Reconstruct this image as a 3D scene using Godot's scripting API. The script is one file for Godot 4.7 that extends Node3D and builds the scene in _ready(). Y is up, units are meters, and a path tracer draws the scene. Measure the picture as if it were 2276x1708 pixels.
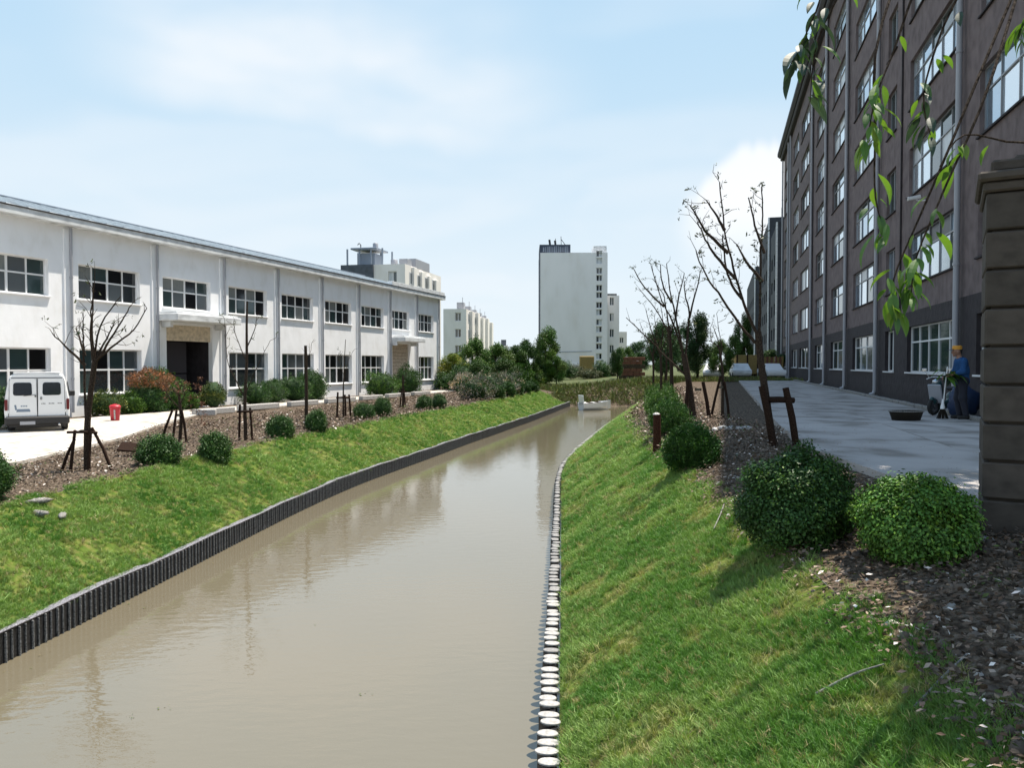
extends Node3D
# y up, metres; water surface at y = 0. Helper V(x, y, d): d metres ahead of the camera's footing.

const EYE := 3.5
var used := {}
var mats := {}
var tex := {}
var mesh_cache := {}
var rng := RandomNumberGenerator.new()
var nz := FastNoiseLite.new()

# ------------------------------------------------------------------ mesh builder
class B:
	var v := PackedVector3Array()
	var n := PackedVector3Array()
	var c := PackedColorArray()
	var ix := PackedInt32Array()
	var col := Color.WHITE
	var colored := false

	func quad(p: Vector3, q: Vector3, r: Vector3, s: Vector3) -> void:  # counter-clockwise seen from the front
		var m := (r - p).cross(s - q).normalized()
		var i := v.size()
		v.append(p); v.append(q); v.append(r); v.append(s)
		for k in 4:
			n.append(m); c.append(col)
		ix.append_array(PackedInt32Array([i, i + 2, i + 1, i, i + 3, i + 2]))

	func tri(p: Vector3, q: Vector3, r: Vector3) -> void:
		var m := (q - p).cross(r - p).normalized()
		var i := v.size()
		v.append(p); v.append(q); v.append(r)
		for k in 3:
			n.append(m); c.append(col)
		ix.append_array(PackedInt32Array([i, i + 2, i + 1]))

	func vert(p: Vector3, m: Vector3) -> int:
		v.append(p); n.append(m); c.append(col)
		return v.size() - 1

	func box(ce: Vector3, sz: Vector3, ba := Basis.IDENTITY, ch := 0.0) -> void:
		var h := sz * 0.5
		if ch > 0.0:
			cbox(ce, h, ba, minf(ch, minf(h.x, minf(h.y, h.z)) * 0.8)); return
		var p := []
		for k in 8:
			p.append(ce + ba * Vector3(h.x if k & 1 else -h.x, h.y if k & 2 else -h.y, h.z if k & 4 else -h.z))
		quad(p[4], p[5], p[7], p[6]); quad(p[1], p[0], p[2], p[3]); quad(p[5], p[1], p[3], p[7])
		quad(p[0], p[4], p[6], p[2]); quad(p[6], p[7], p[3], p[2]); quad(p[0], p[1], p[5], p[4])

	func cbox(ce: Vector3, h: Vector3, ba: Basis, ch: float) -> void:
		var P := func(sx: float, sy: float, sz: float, ax: int) -> Vector3:
			var o := Vector3(sx * (h.x - ch), sy * (h.y - ch), sz * (h.z - ch))
			o[ax] = [sx, sy, sz][ax] * h[ax]
			return ce + ba * o
		for ax in 3:
			var u := (ax + 1) % 3
			var w := (ax + 2) % 3
			for s in [-1.0, 1.0]:
				var q := []
				for t in [[-1.0, -1.0], [1.0, -1.0], [1.0, 1.0], [-1.0, 1.0]]:
					var e := [0.0, 0.0, 0.0]
					e[ax] = s; e[u] = t[0]; e[w] = t[1]
					q.append(P.call(e[0], e[1], e[2], ax))
				if s > 0: quad(q[0], q[1], q[2], q[3])
				else: quad(q[3], q[2], q[1], q[0])
			# edges between faces ax and u, along w
			for s in [-1.0, 1.0]:
				for t in [-1.0, 1.0]:
					var q := []
					for e in [[-1.0, ax], [1.0, ax], [1.0, u], [-1.0, u]]:
						var f := [0.0, 0.0, 0.0]
						f[ax] = s; f[u] = t; f[w] = e[0]
						q.append(P.call(f[0], f[1], f[2], e[1]))
					var out := ((q[1] - q[0]) as Vector3).cross(q[2] - q[0]).dot((q[0] + q[2]) * 0.5 - ce) > 0
					if out: quad(q[0], q[1], q[2], q[3])
					else: quad(q[3], q[2], q[1], q[0])
		for sx in [-1.0, 1.0]:
			for sy in [-1.0, 1.0]:
				for sz in [-1.0, 1.0]:
					var a: Vector3 = P.call(sx, sy, sz, 0)
					var b2: Vector3 = P.call(sx, sy, sz, 1)
					var d: Vector3 = P.call(sx, sy, sz, 2)
					if sx * sy * sz > 0: tri(a, b2, d)
					else: tri(a, d, b2)

	func tube(pts: Array, rad: Array, sides := 7, caps := true) -> void:
		var nrm := Vector3.ZERO
		var start := v.size()
		for k in pts.size():
			var p: Vector3 = pts[k]
			var t: Vector3 = ((pts[mini(k + 1, pts.size() - 1)] as Vector3) - (pts[maxi(k - 1, 0)] as Vector3)).normalized()
			if k == 0:
				nrm = t.cross(Vector3(0.31, 0.17, 0.93)).normalized()
			else:
				nrm = (nrm - t * nrm.dot(t)).normalized()
			var bi := t.cross(nrm)
			for j in sides:
				var a := TAU * j / sides
				var m := nrm * cos(a) + bi * sin(a)
				vert(p + m * float(rad[k]), m)
		for k in pts.size() - 1:
			for j in sides:
				var a := start + k * sides + j
				var b2 := start + k * sides + (j + 1) % sides
				ix.append_array(PackedInt32Array([a, a + sides, b2, b2, a + sides, b2 + sides]))
		if caps:
			for e in [0, pts.size() - 1]:
				var t: Vector3 = (pts[1] as Vector3) - (pts[0] as Vector3) if e == 0 else (pts[e] as Vector3) - (pts[e - 1] as Vector3)
				if e == 0: t = -t
				var m := t.normalized()
				var ring := []
				for j in sides:
					ring.append(vert(v[start + e * sides + j], m))
				for j in range(1, sides - 1):
					if e == 0: ix.append_array(PackedInt32Array([ring[0], ring[j], ring[j + 1]]))
					else: ix.append_array(PackedInt32Array([ring[0], ring[j + 1], ring[j]]))

	func lathe(o: Vector3, prof: Array, sides := 16, sq := Vector2(1, 1)) -> void:  # prof: [r, y] from the bottom up
		var start := v.size()
		for k in prof.size():
			var a0: Array = prof[maxi(k - 1, 0)]
			var a1: Array = prof[mini(k + 1, prof.size() - 1)]
			var sl := Vector2(a1[1] - a0[1], a0[0] - a1[0]).normalized()
			for j in sides:
				var a := TAU * j / sides
				vert(o + Vector3(cos(a) * prof[k][0] * sq.x, prof[k][1], sin(a) * prof[k][0] * sq.y), Vector3(cos(a) * sl.x, sl.y, sin(a) * sl.x).normalized())
		for k in prof.size() - 1:
			for j in sides:
				var a := start + k * sides + j
				var b2 := start + k * sides + (j + 1) % sides
				ix.append_array(PackedInt32Array([a, b2, a + sides, b2, b2 + sides, a + sides]))

	func blob(o: Vector3, r: Vector3, nz2: FastNoiseLite, amp := 0.12, fq := 1.5, seg := 20, ring := 14) -> void:
		var start := v.size()
		for k in ring + 1:
			var th := PI * k / ring
			for j in seg:
				var ph := TAU * j / seg
				var d := Vector3(sin(th) * cos(ph), cos(th), sin(th) * sin(ph))
				var s := 1.0 + amp * nz2.get_noise_3dv((d * fq + o) * 60.0)
				vert(o + d * r * s, (d / r).normalized())
		for k in ring:
			for j in seg:
				var a := start + k * seg + j
				var b2 := start + k * seg + (j + 1) % seg
				ix.append_array(PackedInt32Array([a, a + seg, b2, b2, a + seg, b2 + seg]))

	func poly(pts: Array, z0: float, z1: float, ba := Basis.IDENTITY, o := Vector3.ZERO) -> void:  # convex, counter-clockwise in x-y, extruded z0..z1
		var c0 := Vector2.ZERO
		for p in pts: c0 += p
		c0 /= pts.size()
		for k in pts.size():
			var p: Vector2 = pts[k]
			var q: Vector2 = pts[(k + 1) % pts.size()]
			quad(o + ba * Vector3(p.x, p.y, z0), o + ba * Vector3(q.x, q.y, z0), o + ba * Vector3(q.x, q.y, z1), o + ba * Vector3(p.x, p.y, z1))
			tri(o + ba * Vector3(c0.x, c0.y, z1), o + ba * Vector3(p.x, p.y, z1), o + ba * Vector3(q.x, q.y, z1))
			tri(o + ba * Vector3(c0.x, c0.y, z0), o + ba * Vector3(q.x, q.y, z0), o + ba * Vector3(p.x, p.y, z0))

	func mesh() -> ArrayMesh:
		var a := []
		a.resize(Mesh.ARRAY_MAX)
		a[Mesh.ARRAY_VERTEX] = v
		a[Mesh.ARRAY_NORMAL] = n
		if colored: a[Mesh.ARRAY_COLOR] = c
		a[Mesh.ARRAY_INDEX] = ix
		var m := ArrayMesh.new()
		m.add_surface_from_arrays(Mesh.PRIMITIVE_TRIANGLES, a)
		return m

func rrect(cx: float, cy: float, w: float, h: float, r: float, taper := 0.0) -> Array:
	var o := []
	for q in [[1, -1, -PI / 2], [1, 1, 0.0], [-1, 1, PI / 2], [-1, -1, PI]]:
		for k in 4:
			var a: float = q[2] + PI / 2 * k / 3.0
			var p := Vector2(q[0] * (w / 2 - r) + cos(a) * r, q[1] * (h / 2 - r) + sin(a) * r)
			p.x *= 1.0 - taper * (p.y / h + 0.5)
			o.append(p + Vector2(cx, cy))
	return o

# ------------------------------------------------------------------ nodes
func V(x: float, y: float, d: float) -> Vector3:
	return Vector3(x, y, -d)

func numbered(par: Node, called: String) -> String:
	var k := str(par.get_instance_id()) + called
	var i: int = used.get(k, 0)
	used[k] = i + 1
	return called if i == 0 else "%s_%03d" % [called, i]

func thing(called: String, label: String, category: String, at := Vector3.ZERO, ba := Basis.IDENTITY, group := "") -> Node3D:
	var o := Node3D.new()
	o.name = numbered(self, called)
	add_child(o)
	o.transform = Transform3D(ba, at)
	tag(o, label, category, group)
	return o

func tag(o: Node, label: String, category: String, group := "") -> void:
	o.set_meta("label", label)
	o.set_meta("category", category)
	if group: o.set_meta("group", group)

func obj(called: String, shape, m: Material, par: Node3D = self, at := Vector3.ZERO, ba := Basis.IDENTITY) -> MeshInstance3D:
	var o := MeshInstance3D.new()
	o.name = numbered(par, called)
	o.mesh = shape.mesh() if shape is B else shape
	o.material_override = m
	o.transform = Transform3D(ba, at)
	par.add_child(o)
	return o

func struct(called: String, shape, m: Material, par: Node3D = self) -> MeshInstance3D:
	var o := obj(called, shape, m, par)
	if par == self: o.set_meta("kind", "structure")
	return o

func scatter(called: String, mesh: Mesh, m: Material, where: Array, tints: Array, par: Node3D = self) -> MultiMeshInstance3D:
	var mm := MultiMesh.new()
	mm.transform_format = MultiMesh.TRANSFORM_3D
	mm.use_colors = true
	mm.mesh = mesh
	mm.instance_count = where.size()
	for i in where.size():
		mm.set_instance_transform(i, where[i])
		mm.set_instance_color(i, tints[i])
	return put_scatter(called, mm, m, par)

func put_scatter(called: String, mm: MultiMesh, m: Material, par: Node3D) -> MultiMeshInstance3D:
	var o := MultiMeshInstance3D.new()
	o.name = numbered(par, called)
	o.multimesh = mm
	o.material_override = m
	o.set_meta("kind", "stuff")
	par.add_child(o)
	return o

func dup(root: Node3D, at: Vector3, turn: float, label: String, scl := 1.0) -> Node3D:
	var r: Node3D = root.duplicate()
	r.name = numbered(self, str(root.get_meta("base_name", "object")))
	add_child(r)
	r.transform = Transform3D(Basis(Vector3.UP, turn).scaled(Vector3.ONE * scl), at)
	r.set_meta("label", label)
	return r

# ------------------------------------------------------------------ textures and materials
func noise_tex(key: String, size: int, seed_: int, freq: float, ramp: Array, oct := 5, kind := FastNoiseLite.TYPE_SIMPLEX_SMOOTH, stretch := 1.0) -> ImageTexture:
	if tex.has(key): return tex[key]
	var f := FastNoiseLite.new()
	f.seed = seed_; f.frequency = freq; f.noise_type = kind
	f.fractal_type = FastNoiseLite.FRACTAL_FBM; f.fractal_octaves = oct
	var im := f.get_seamless_image(size, int(size * stretch))
	im.convert(Image.FORMAT_L8)
	if stretch != 1.0: im.resize(size, size)
	var src := im.get_data()
	var lut := []
	for k in 256:
		var t := k / 255.0
		var c: Color = ramp[0][1]
		for j in ramp.size() - 1:
			if t >= ramp[j][0]:
				c = (ramp[j][1] as Color).lerp(ramp[j + 1][1], clampf((t - ramp[j][0]) / (ramp[j + 1][0] - ramp[j][0]), 0, 1))
		lut.append([int(clampf(c.r, 0, 1) * 255), int(clampf(c.g, 0, 1) * 255), int(clampf(c.b, 0, 1) * 255)])
	var out := PackedByteArray()
	out.resize(src.size() * 3)
	for i in src.size():
		var l: Array = lut[src[i]]
		out[i * 3] = l[0]; out[i * 3 + 1] = l[1]; out[i * 3 + 2] = l[2]
	var t2 := ImageTexture.create_from_image(Image.create_from_data(size, size, false, Image.FORMAT_RGB8, out))
	tex[key] = t2
	return t2

func normal_tex(key: String, size: int, seed_: int, freq: float, strength: float, oct := 4, kind := FastNoiseLite.TYPE_SIMPLEX_SMOOTH) -> ImageTexture:
	if tex.has(key): return tex[key]
	var f := FastNoiseLite.new()
	f.seed = seed_; f.frequency = freq; f.noise_type = kind
	f.fractal_octaves = oct
	var im := f.get_seamless_image(size, size)
	im.convert(Image.FORMAT_RGBA8)
	im.bump_map_to_normal_map(strength)
	tex[key] = ImageTexture.create_from_image(im)
	return tex[key]

func lin(r: float, g: float, b: float) -> Color:
	return Color(r, g, b).linear_to_srgb()

func mat(key: String, c: Color, rough := 0.8, map: Texture2D = null, scale := Vector3.ONE, nmap: Texture2D = null, nscale := 1.0, spec := 0.5) -> StandardMaterial3D:
	if mats.has(key): return mats[key]
	var m := StandardMaterial3D.new()
	m.resource_name = key
	m.albedo_color = c.linear_to_srgb()
	m.roughness = rough
	m.metallic_specular = spec
	if map or nmap:
		m.uv1_triplanar = true
		m.uv1_world_triplanar = true
		m.uv1_scale = scale
	if map: m.albedo_texture = map
	if nmap:
		m.normal_enabled = true
		m.normal_texture = nmap
		m.normal_scale = nscale
	mats[key] = m
	return m

func leafmat(key: String, rough := 0.5, back := 0.5, c := Color.WHITE) -> StandardMaterial3D:
	if mats.has(key): return mats[key]
	var m := StandardMaterial3D.new()
	m.resource_name = key
	m.albedo_color = c.linear_to_srgb()
	m.vertex_color_use_as_albedo = true
	m.roughness = rough
	m.metallic_specular = 0.35
	m.backlight_enabled = true
	m.backlight = Color(back * 0.9, back, back * 0.45)
	mats[key] = m
	return m

# ------------------------------------------------------------------ terrain
const LW := [[-40.0, -10.6], [8.85, -5.97], [18.9, -5.0], [22.0, -4.55], [25.0, -3.85], [33.0, -2.1], [47.4, 1.26], [64.7, 4.9], [80.0, 8.1]]
const RW := [[-40.0, -2.7], [5.83, 0.36], [12.4, 0.8], [22.0, 1.42], [26.0, 1.95], [37.65, 4.5], [56.2, 8.96], [80.0, 14.7]]
const END := 62.0

func along(t: Array, d: float) -> float:
	for k in t.size() - 1:
		if d <= t[k + 1][0] or k == t.size() - 2:
			return lerpf(t[k][1], t[k + 1][1], (d - t[k][0]) / (t[k + 1][0] - t[k][0]))
	return 0.0

func xl(d: float) -> float:
	return (along(LW, d - 1.6) + along(LW, d - 0.8) + along(LW, d) + along(LW, d + 0.8) + along(LW, d + 1.6)) / 5.0

func xr(d: float) -> float:
	return (along(RW, d - 1.6) + along(RW, d - 0.8) + along(RW, d) + along(RW, d + 0.8) + along(RW, d + 1.6)) / 5.0

func hl(o: float) -> float:
	if o < 2.1: return 0.33 + 1.03 * pow(o / 2.1, 0.92)
	return 1.36

func hr(o: float) -> float:
	if o < 2.15: return 0.33 + 1.40 * pow(o / 2.15, 0.92)
	if o < 3.5: return 1.73 + 0.36 * (o - 2.15) / 1.35
	return 2.09

func bump(x: float, d: float) -> float:
	return nz.get_noise_2d(x * 60.0, d * 60.0) * 0.05 + nz.get_noise_2d(x * 210.0 + 900.0, d * 210.0) * 0.02

func cross(x: float, d: float) -> float:
	var a := xl(d)
	var b := xr(d)
	if x < a: return hl(a - x)
	if x > b: return hr(x - b)
	return -0.4

func gh(x: float, d: float) -> float:
	var b := bump(x, d)
	if d < END: return cross(x, d) + b
	var flat := lerpf(1.36, 2.09, smoothstep(xl(END), xr(END) + 4.0, x))
	return lerpf(cross(x, END), flat, smoothstep(END, END + 9.0, d)) + b

func strip(side: int, offs: Array, d0: float, d1: float, step: float) -> B:
	var b := B.new()
	var rows := int(ceil((d1 - d0) / step))
	var w := offs.size()
	for r in rows + 1:
		var d := lerpf(d0, d1, float(r) / rows)
		for o in offs:
			var x: float = xl(d) - o if side < 0 else xr(d) + o
			var e := 0.06
			var dx := (gh(x + e, d) - gh(x - e, d)) / (2 * e) if o > 0.1 else 0.0
			var dd := (gh(x, d + e) - gh(x, d - e)) / (2 * e)
			var y: float = (hl(o) if side < 0 else hr(o)) + bump(x, d)
			b.vert(V(x, y, d), Vector3(-dx, 1, dd).normalized())
	for r in rows:
		for k in w - 1:
			var i := r * w + k
			if side < 0: b.ix.append_array(PackedInt32Array([i, i + 1, i + w, i + 1, i + w + 1, i + w]))
			else: b.ix.append_array(PackedInt32Array([i, i + w, i + 1, i + 1, i + w, i + w + 1]))
	return b

func span(a: float, b: float, n: int) -> Array:
	var o := []
	for k in n + 1: o.append(lerpf(a, b, float(k) / n))
	return o

func grid(xs: Array, ds: Array, drop := 0.0) -> B:
	var b := B.new()
	var w := xs.size()
	for d in ds:
		for x in xs:
			b.vert(V(x, gh(x, d) - drop, d), Vector3.UP)
	for r in ds.size() - 1:
		for k in w - 1:
			var i := r * w + k
			b.ix.append_array(PackedInt32Array([i, i + w, i + 1, i + 1, i + w, i + w + 1]))
	return b

# ------------------------------------------------------------------ walls with openings; local x along, y up, z out
func wall(b: B, x0: float, y0: float, w: float, h: float, holes: Array, depth: float) -> void:
	var xs := [x0, x0 + w]
	var ys := [y0, y0 + h]
	for r in holes:
		xs.append_array([r.position.x, r.end.x]); ys.append_array([r.position.y, r.end.y])
	xs.sort(); ys.sort()
	for i in xs.size() - 1:
		if xs[i + 1] - xs[i] < 1e-4 or xs[i] < x0 - 1e-4 or xs[i + 1] > x0 + w + 1e-4: continue
		for j in ys.size() - 1:
			if ys[j + 1] - ys[j] < 1e-4 or ys[j] < y0 - 1e-4 or ys[j + 1] > y0 + h + 1e-4: continue
			var c := Vector2((xs[i] + xs[i + 1]) / 2, (ys[j] + ys[j + 1]) / 2)
			var open := false
			for r in holes:
				if r.has_point(c): open = true
			if not open:
				b.quad(Vector3(xs[i], ys[j], 0), Vector3(xs[i + 1], ys[j], 0), Vector3(xs[i + 1], ys[j + 1], 0), Vector3(xs[i], ys[j + 1], 0))
	for r in holes:
		var a: Vector2 = r.position
		var e: Vector2 = r.end
		var z := -depth
		b.quad(Vector3(a.x, a.y, z), Vector3(e.x, a.y, z), Vector3(e.x, a.y, 0), Vector3(a.x, a.y, 0))
		b.quad(Vector3(a.x, e.y, 0), Vector3(e.x, e.y, 0), Vector3(e.x, e.y, z), Vector3(a.x, e.y, z))
		b.quad(Vector3(a.x, a.y, z), Vector3(a.x, a.y, 0), Vector3(a.x, e.y, 0), Vector3(a.x, e.y, z))
		b.quad(Vector3(e.x, a.y, 0), Vector3(e.x, a.y, z), Vector3(e.x, e.y, z), Vector3(e.x, e.y, 0))

func closed_back(b: B, w: float, h: float, deep: float, y0 := 0.0) -> void:  # sides, back and top of a block behind its front
	b.quad(Vector3(w, y0, 0), Vector3(w, y0, -deep), Vector3(w, h, -deep), Vector3(w, h, 0))
	b.quad(Vector3(0, y0, -deep), Vector3(0, y0, 0), Vector3(0, h, 0), Vector3(0, h, -deep))
	b.quad(Vector3(w, y0, -deep), Vector3(0, y0, -deep), Vector3(0, h, -deep), Vector3(w, h, -deep))
	b.quad(Vector3(0, h, 0), Vector3(w, h, 0), Vector3(w, h, -deep), Vector3(0, h, -deep))

func window(par: Node3D, r: Rect2, depth: float, cols: int, split: float, frame_m: Material, glass: Array, bar := 0.05, label_unused := "") -> Node3D:
	var key := "win%.2f_%.2f_%d_%.2f_%.3f" % [r.size.x, r.size.y, cols, split, bar]
	var w := r.size.x
	var h := r.size.y
	var rows := 2 if split > 0.0 else 1
	if not mesh_cache.has(key):
		var b := B.new()
		b.box(Vector3(w / 2, bar / 2, 0), Vector3(w, bar, 0.06)); b.box(Vector3(w / 2, h - bar / 2, 0), Vector3(w, bar, 0.06))
		for k in cols + 1:
			var bw := bar * (1.5 if k * 2 == cols else 1.0)
			var x := clampf(w * k / cols, bar / 2, w - bar / 2)
			b.box(Vector3(x, h / 2, 0), Vector3(bw, h - 2 * bar - 0.004, 0.055))
		if rows == 2:
			b.box(Vector3(w / 2, h * split, 0.002), Vector3(w - 2 * bar - 0.004, bar * 1.15, 0.05))
		mesh_cache[key] = b.mesh()
		var lo := B.new()
		lo.box(Vector3.ZERO, Vector3(w / cols - 0.01, (h * split if rows == 2 else h) - 0.01, 0.012))
		mesh_cache[key + "lo"] = lo.mesh()
		var hi := B.new()
		hi.box(Vector3.ZERO, Vector3(w / cols - 0.01, h * (1 - split) - 0.01, 0.012))
		mesh_cache[key + "hi"] = hi.mesh()
	var f := obj("window", mesh_cache[key], frame_m, par, Vector3(r.position.x, r.position.y, -depth + 0.035))
	for k in cols:
		for j in rows:
			var g: Material = glass[rng.randi() % glass.size()]
			var y := h * split * 0.5 if j == 0 and rows == 2 else (h * (1 + split) * 0.5 if rows == 2 else h * 0.5)
			var p := obj("pane", mesh_cache[key + ("lo" if j == 0 else "hi")], g, f, Vector3(w * (k + 0.5) / cols, y, -0.012 - 0.006 * ((k + j) % 2)))
			p.rotation = Vector3(rng.randf_range(-0.004, 0.004), rng.randf_range(-0.006, 0.006), 0)
	return f

# ------------------------------------------------------------------ foliage
func leaf_cluster(key: String, count: int, length: float, width: float, spread: float, up := 0.3) -> Mesh:
	if mesh_cache.has(key): return mesh_cache[key]
	var b := B.new()
	for k in count:
		var d := Vector3(rng.randfn(), rng.randfn() + up, rng.randfn()).normalized()
		var o := Vector3(rng.randfn(), rng.randfn(), rng.randfn()) * spread * 0.5
		var side := d.cross(Vector3(rng.randfn(), rng.randfn(), rng.randfn())).normalized()
		var nn := side.cross(d)
		var l := length * rng.randf_range(0.7, 1.25)
		var w := width * rng.randf_range(0.8, 1.2)
		var tip := o + d * l - Vector3(0, l * 0.15, 0)
		var mid := o + d * l * 0.5 + nn * w * 0.25
		b.tri(o, mid + side * w * 0.5 - nn * w * 0.25, tip)
		b.tri(o, tip, mid - side * w * 0.5 - nn * w * 0.25)
	mesh_cache[key] = b.mesh()
	return mesh_cache[key]

func leaf_tint(base: Color, spread := 0.35, yellow := 0.15) -> Color:
	var k := 1.0 + rng.randf_range(-spread, spread)
	var y := rng.randf() * yellow
	return Color(base.r * k * (1 + y * 2.2), base.g * k * (1 + y * 0.6), base.b * k)

func ball_foliage(key: String, n: int, r: Vector3, cluster: Mesh, tint: Color, amp := 0.18, low := -0.75) -> MultiMesh:
	if mesh_cache.has(key): return mesh_cache[key]
	var mm := MultiMesh.new()
	mm.transform_format = MultiMesh.TRANSFORM_3D
	mm.use_colors = true
	mm.mesh = cluster
	mm.instance_count = n
	for i in n:
		var y := rng.randf_range(low, 1.0)
		var a := rng.randf() * TAU
		var q := sqrt(maxf(0.0, 1 - y * y))
		var d := Vector3(q * cos(a), y, q * sin(a))
		var s := 1.0 + amp * nz.get_noise_3dv(d * 130.0 + r * 400.0) * 2.0 + rng.randf_range(-0.16, 0.03)
		var shoot := rng.randf() < 0.07
		if shoot: s += rng.randf_range(0.03, 0.15)
		var up := d.lerp(Vector3.UP, 0.35).normalized()
		var bb := Basis(Quaternion(Vector3.UP, up)) if up.y > -0.99 else Basis.IDENTITY
		bb = bb * Basis(Vector3.UP, rng.randf() * TAU)
		mm.set_instance_transform(i, Transform3D(bb.scaled(Vector3.ONE * rng.randf_range(0.8, 1.2)), d * r * s))
		if tint.g > 0.2 and rng.randf() < 0.5: mm.set_instance_color(i, leaf_tint(DARKG))
		else: mm.set_instance_color(i, leaf_tint(Color(tint.r * 1.9, tint.g * 1.55, tint.b * 1.2) if shoot else tint, 0.42, 0.25))
	mesh_cache[key] = mm
	return mm

func shrub(called: String, label: String, at: Vector3, r: Vector3, style: String, n: int, tint: Color, group: String, leaf := 0.035, amp := 0.24) -> Node3D:
	var t := thing(called, label, "shrub", at, Basis(Vector3.UP, rng.randf() * TAU), group)
	t.set_meta("base_name", called)
	var cl := leaf_cluster("shrubleaf%.3f" % leaf, 9, leaf, leaf * 0.52, leaf * 1.5)
	var mm := ball_foliage("sh" + style, n, r, cl, tint, amp)
	var f := put_scatter("foliage", mm, leafmat("leaf_shrub", 0.45, 0.35), t)
	f.position.y = r.y * 0.86
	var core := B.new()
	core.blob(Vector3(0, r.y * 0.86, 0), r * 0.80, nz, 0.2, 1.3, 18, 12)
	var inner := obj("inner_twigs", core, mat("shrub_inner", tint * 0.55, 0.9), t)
	inner.set_meta("kind", "stuff")
	var st := B.new()
	for k in 4:
		var a := k * 1.7
		st.tube([Vector3(cos(a) * 0.05, -0.05, sin(a) * 0.05), Vector3(cos(a) * 0.1, r.y * 0.3, sin(a) * 0.1), Vector3(cos(a) * r.x * 0.4, r.y * 0.8, sin(a) * r.z * 0.4)], [0.016, 0.013, 0.008], 5)
	obj("stem", st, mats.bark, t)
	return t

func crown_foliage(key: String, lobes: Array, per: int, cluster: Mesh, tint: Color, vary := 0.4) -> MultiMesh:
	if mesh_cache.has(key): return mesh_cache[key]
	var mm := MultiMesh.new()
	mm.transform_format = MultiMesh.TRANSFORM_3D
	mm.use_colors = true
	mm.mesh = cluster
	mm.instance_count = per * lobes.size()
	var i := 0
	for l in lobes:
		var lt := leaf_tint(tint, 0.18, 0.25)
		for k in per:
			var d := Vector3(rng.randfn(), rng.randfn(), rng.randfn()).normalized()
			var s := pow(rng.randf(), 0.45) * (1.0 + 0.3 * nz.get_noise_3dv(d * 90.0 + (l[0] as Vector3) * 70.0))
			var bb := Basis(Vector3(rng.randfn(), rng.randfn(), rng.randfn()).normalized(), rng.randf() * TAU)
			mm.set_instance_transform(i, Transform3D(bb.scaled(Vector3.ONE * rng.randf_range(0.7, 1.3)), (l[0] as Vector3) + d * (l[1] as Vector3) * s))
			mm.set_instance_color(i, leaf_tint(lt, vary, 0.2))
			i += 1
	mesh_cache[key] = mm
	return mm

func leafy_tree(called: String, label: String, at: Vector3, h: float, w: float, style: int, tint: Color, group := "") -> Node3D:
	var t := thing(called, label, "tree", at, Basis(Vector3.UP, rng.randf() * TAU), group)
	t.set_meta("base_name", called)
	var key := "crown%d_%.2f" % [style, tint.g]
	var lobes := []
	var st := 77 + style * 13
	var r2 := RandomNumberGenerator.new()
	r2.seed = st
	for k in 9:
		var y := 0.3 + 0.62 * k / 8.0
		var q := sin(PI * clampf((y - 0.15) / 0.9, 0, 1)) * 0.36
		var a := k * 2.4 + r2.randf()
		lobes.append([Vector3(cos(a) * q * r2.randf_range(0.5, 1.0), y, sin(a) * q * r2.randf_range(0.5, 1.0)), Vector3.ONE * r2.randf_range(0.12, 0.2)])
	var cl := leaf_cluster("treeleaf", 7, 0.034, 0.017, 0.03)
	var f := put_scatter("crown", crown_foliage(key, lobes, 260, cl, tint), leafmat("leaf_tree", 0.5, 0.4), t)
	f.scale = Vector3(w, h, w)
	var b := B.new()
	b.tube([Vector3(0, -0.1, 0), Vector3(0.02 * h, 0.25 * h, 0), Vector3(-0.01 * h, 0.5 * h, 0.02 * h), Vector3(0, 0.85 * h, 0)], [0.024 * h, 0.018 * h, 0.013 * h, 0.004 * h], 8)
	obj("trunk", b, mats.bark, t)
	for k in 4:
		var l: Array = lobes[k * 2 + 1]
		var e: Vector3 = l[0] * Vector3(w, h, w)
		var lb := B.new()
		lb.tube([Vector3(0, e.y * 0.55, 0), Vector3(e.x * 0.5, e.y * 0.85, e.z * 0.5), e], [0.011 * h, 0.008 * h, 0.004 * h], 6)
		obj("limb", lb, mats.bark, t)
	return t

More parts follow.
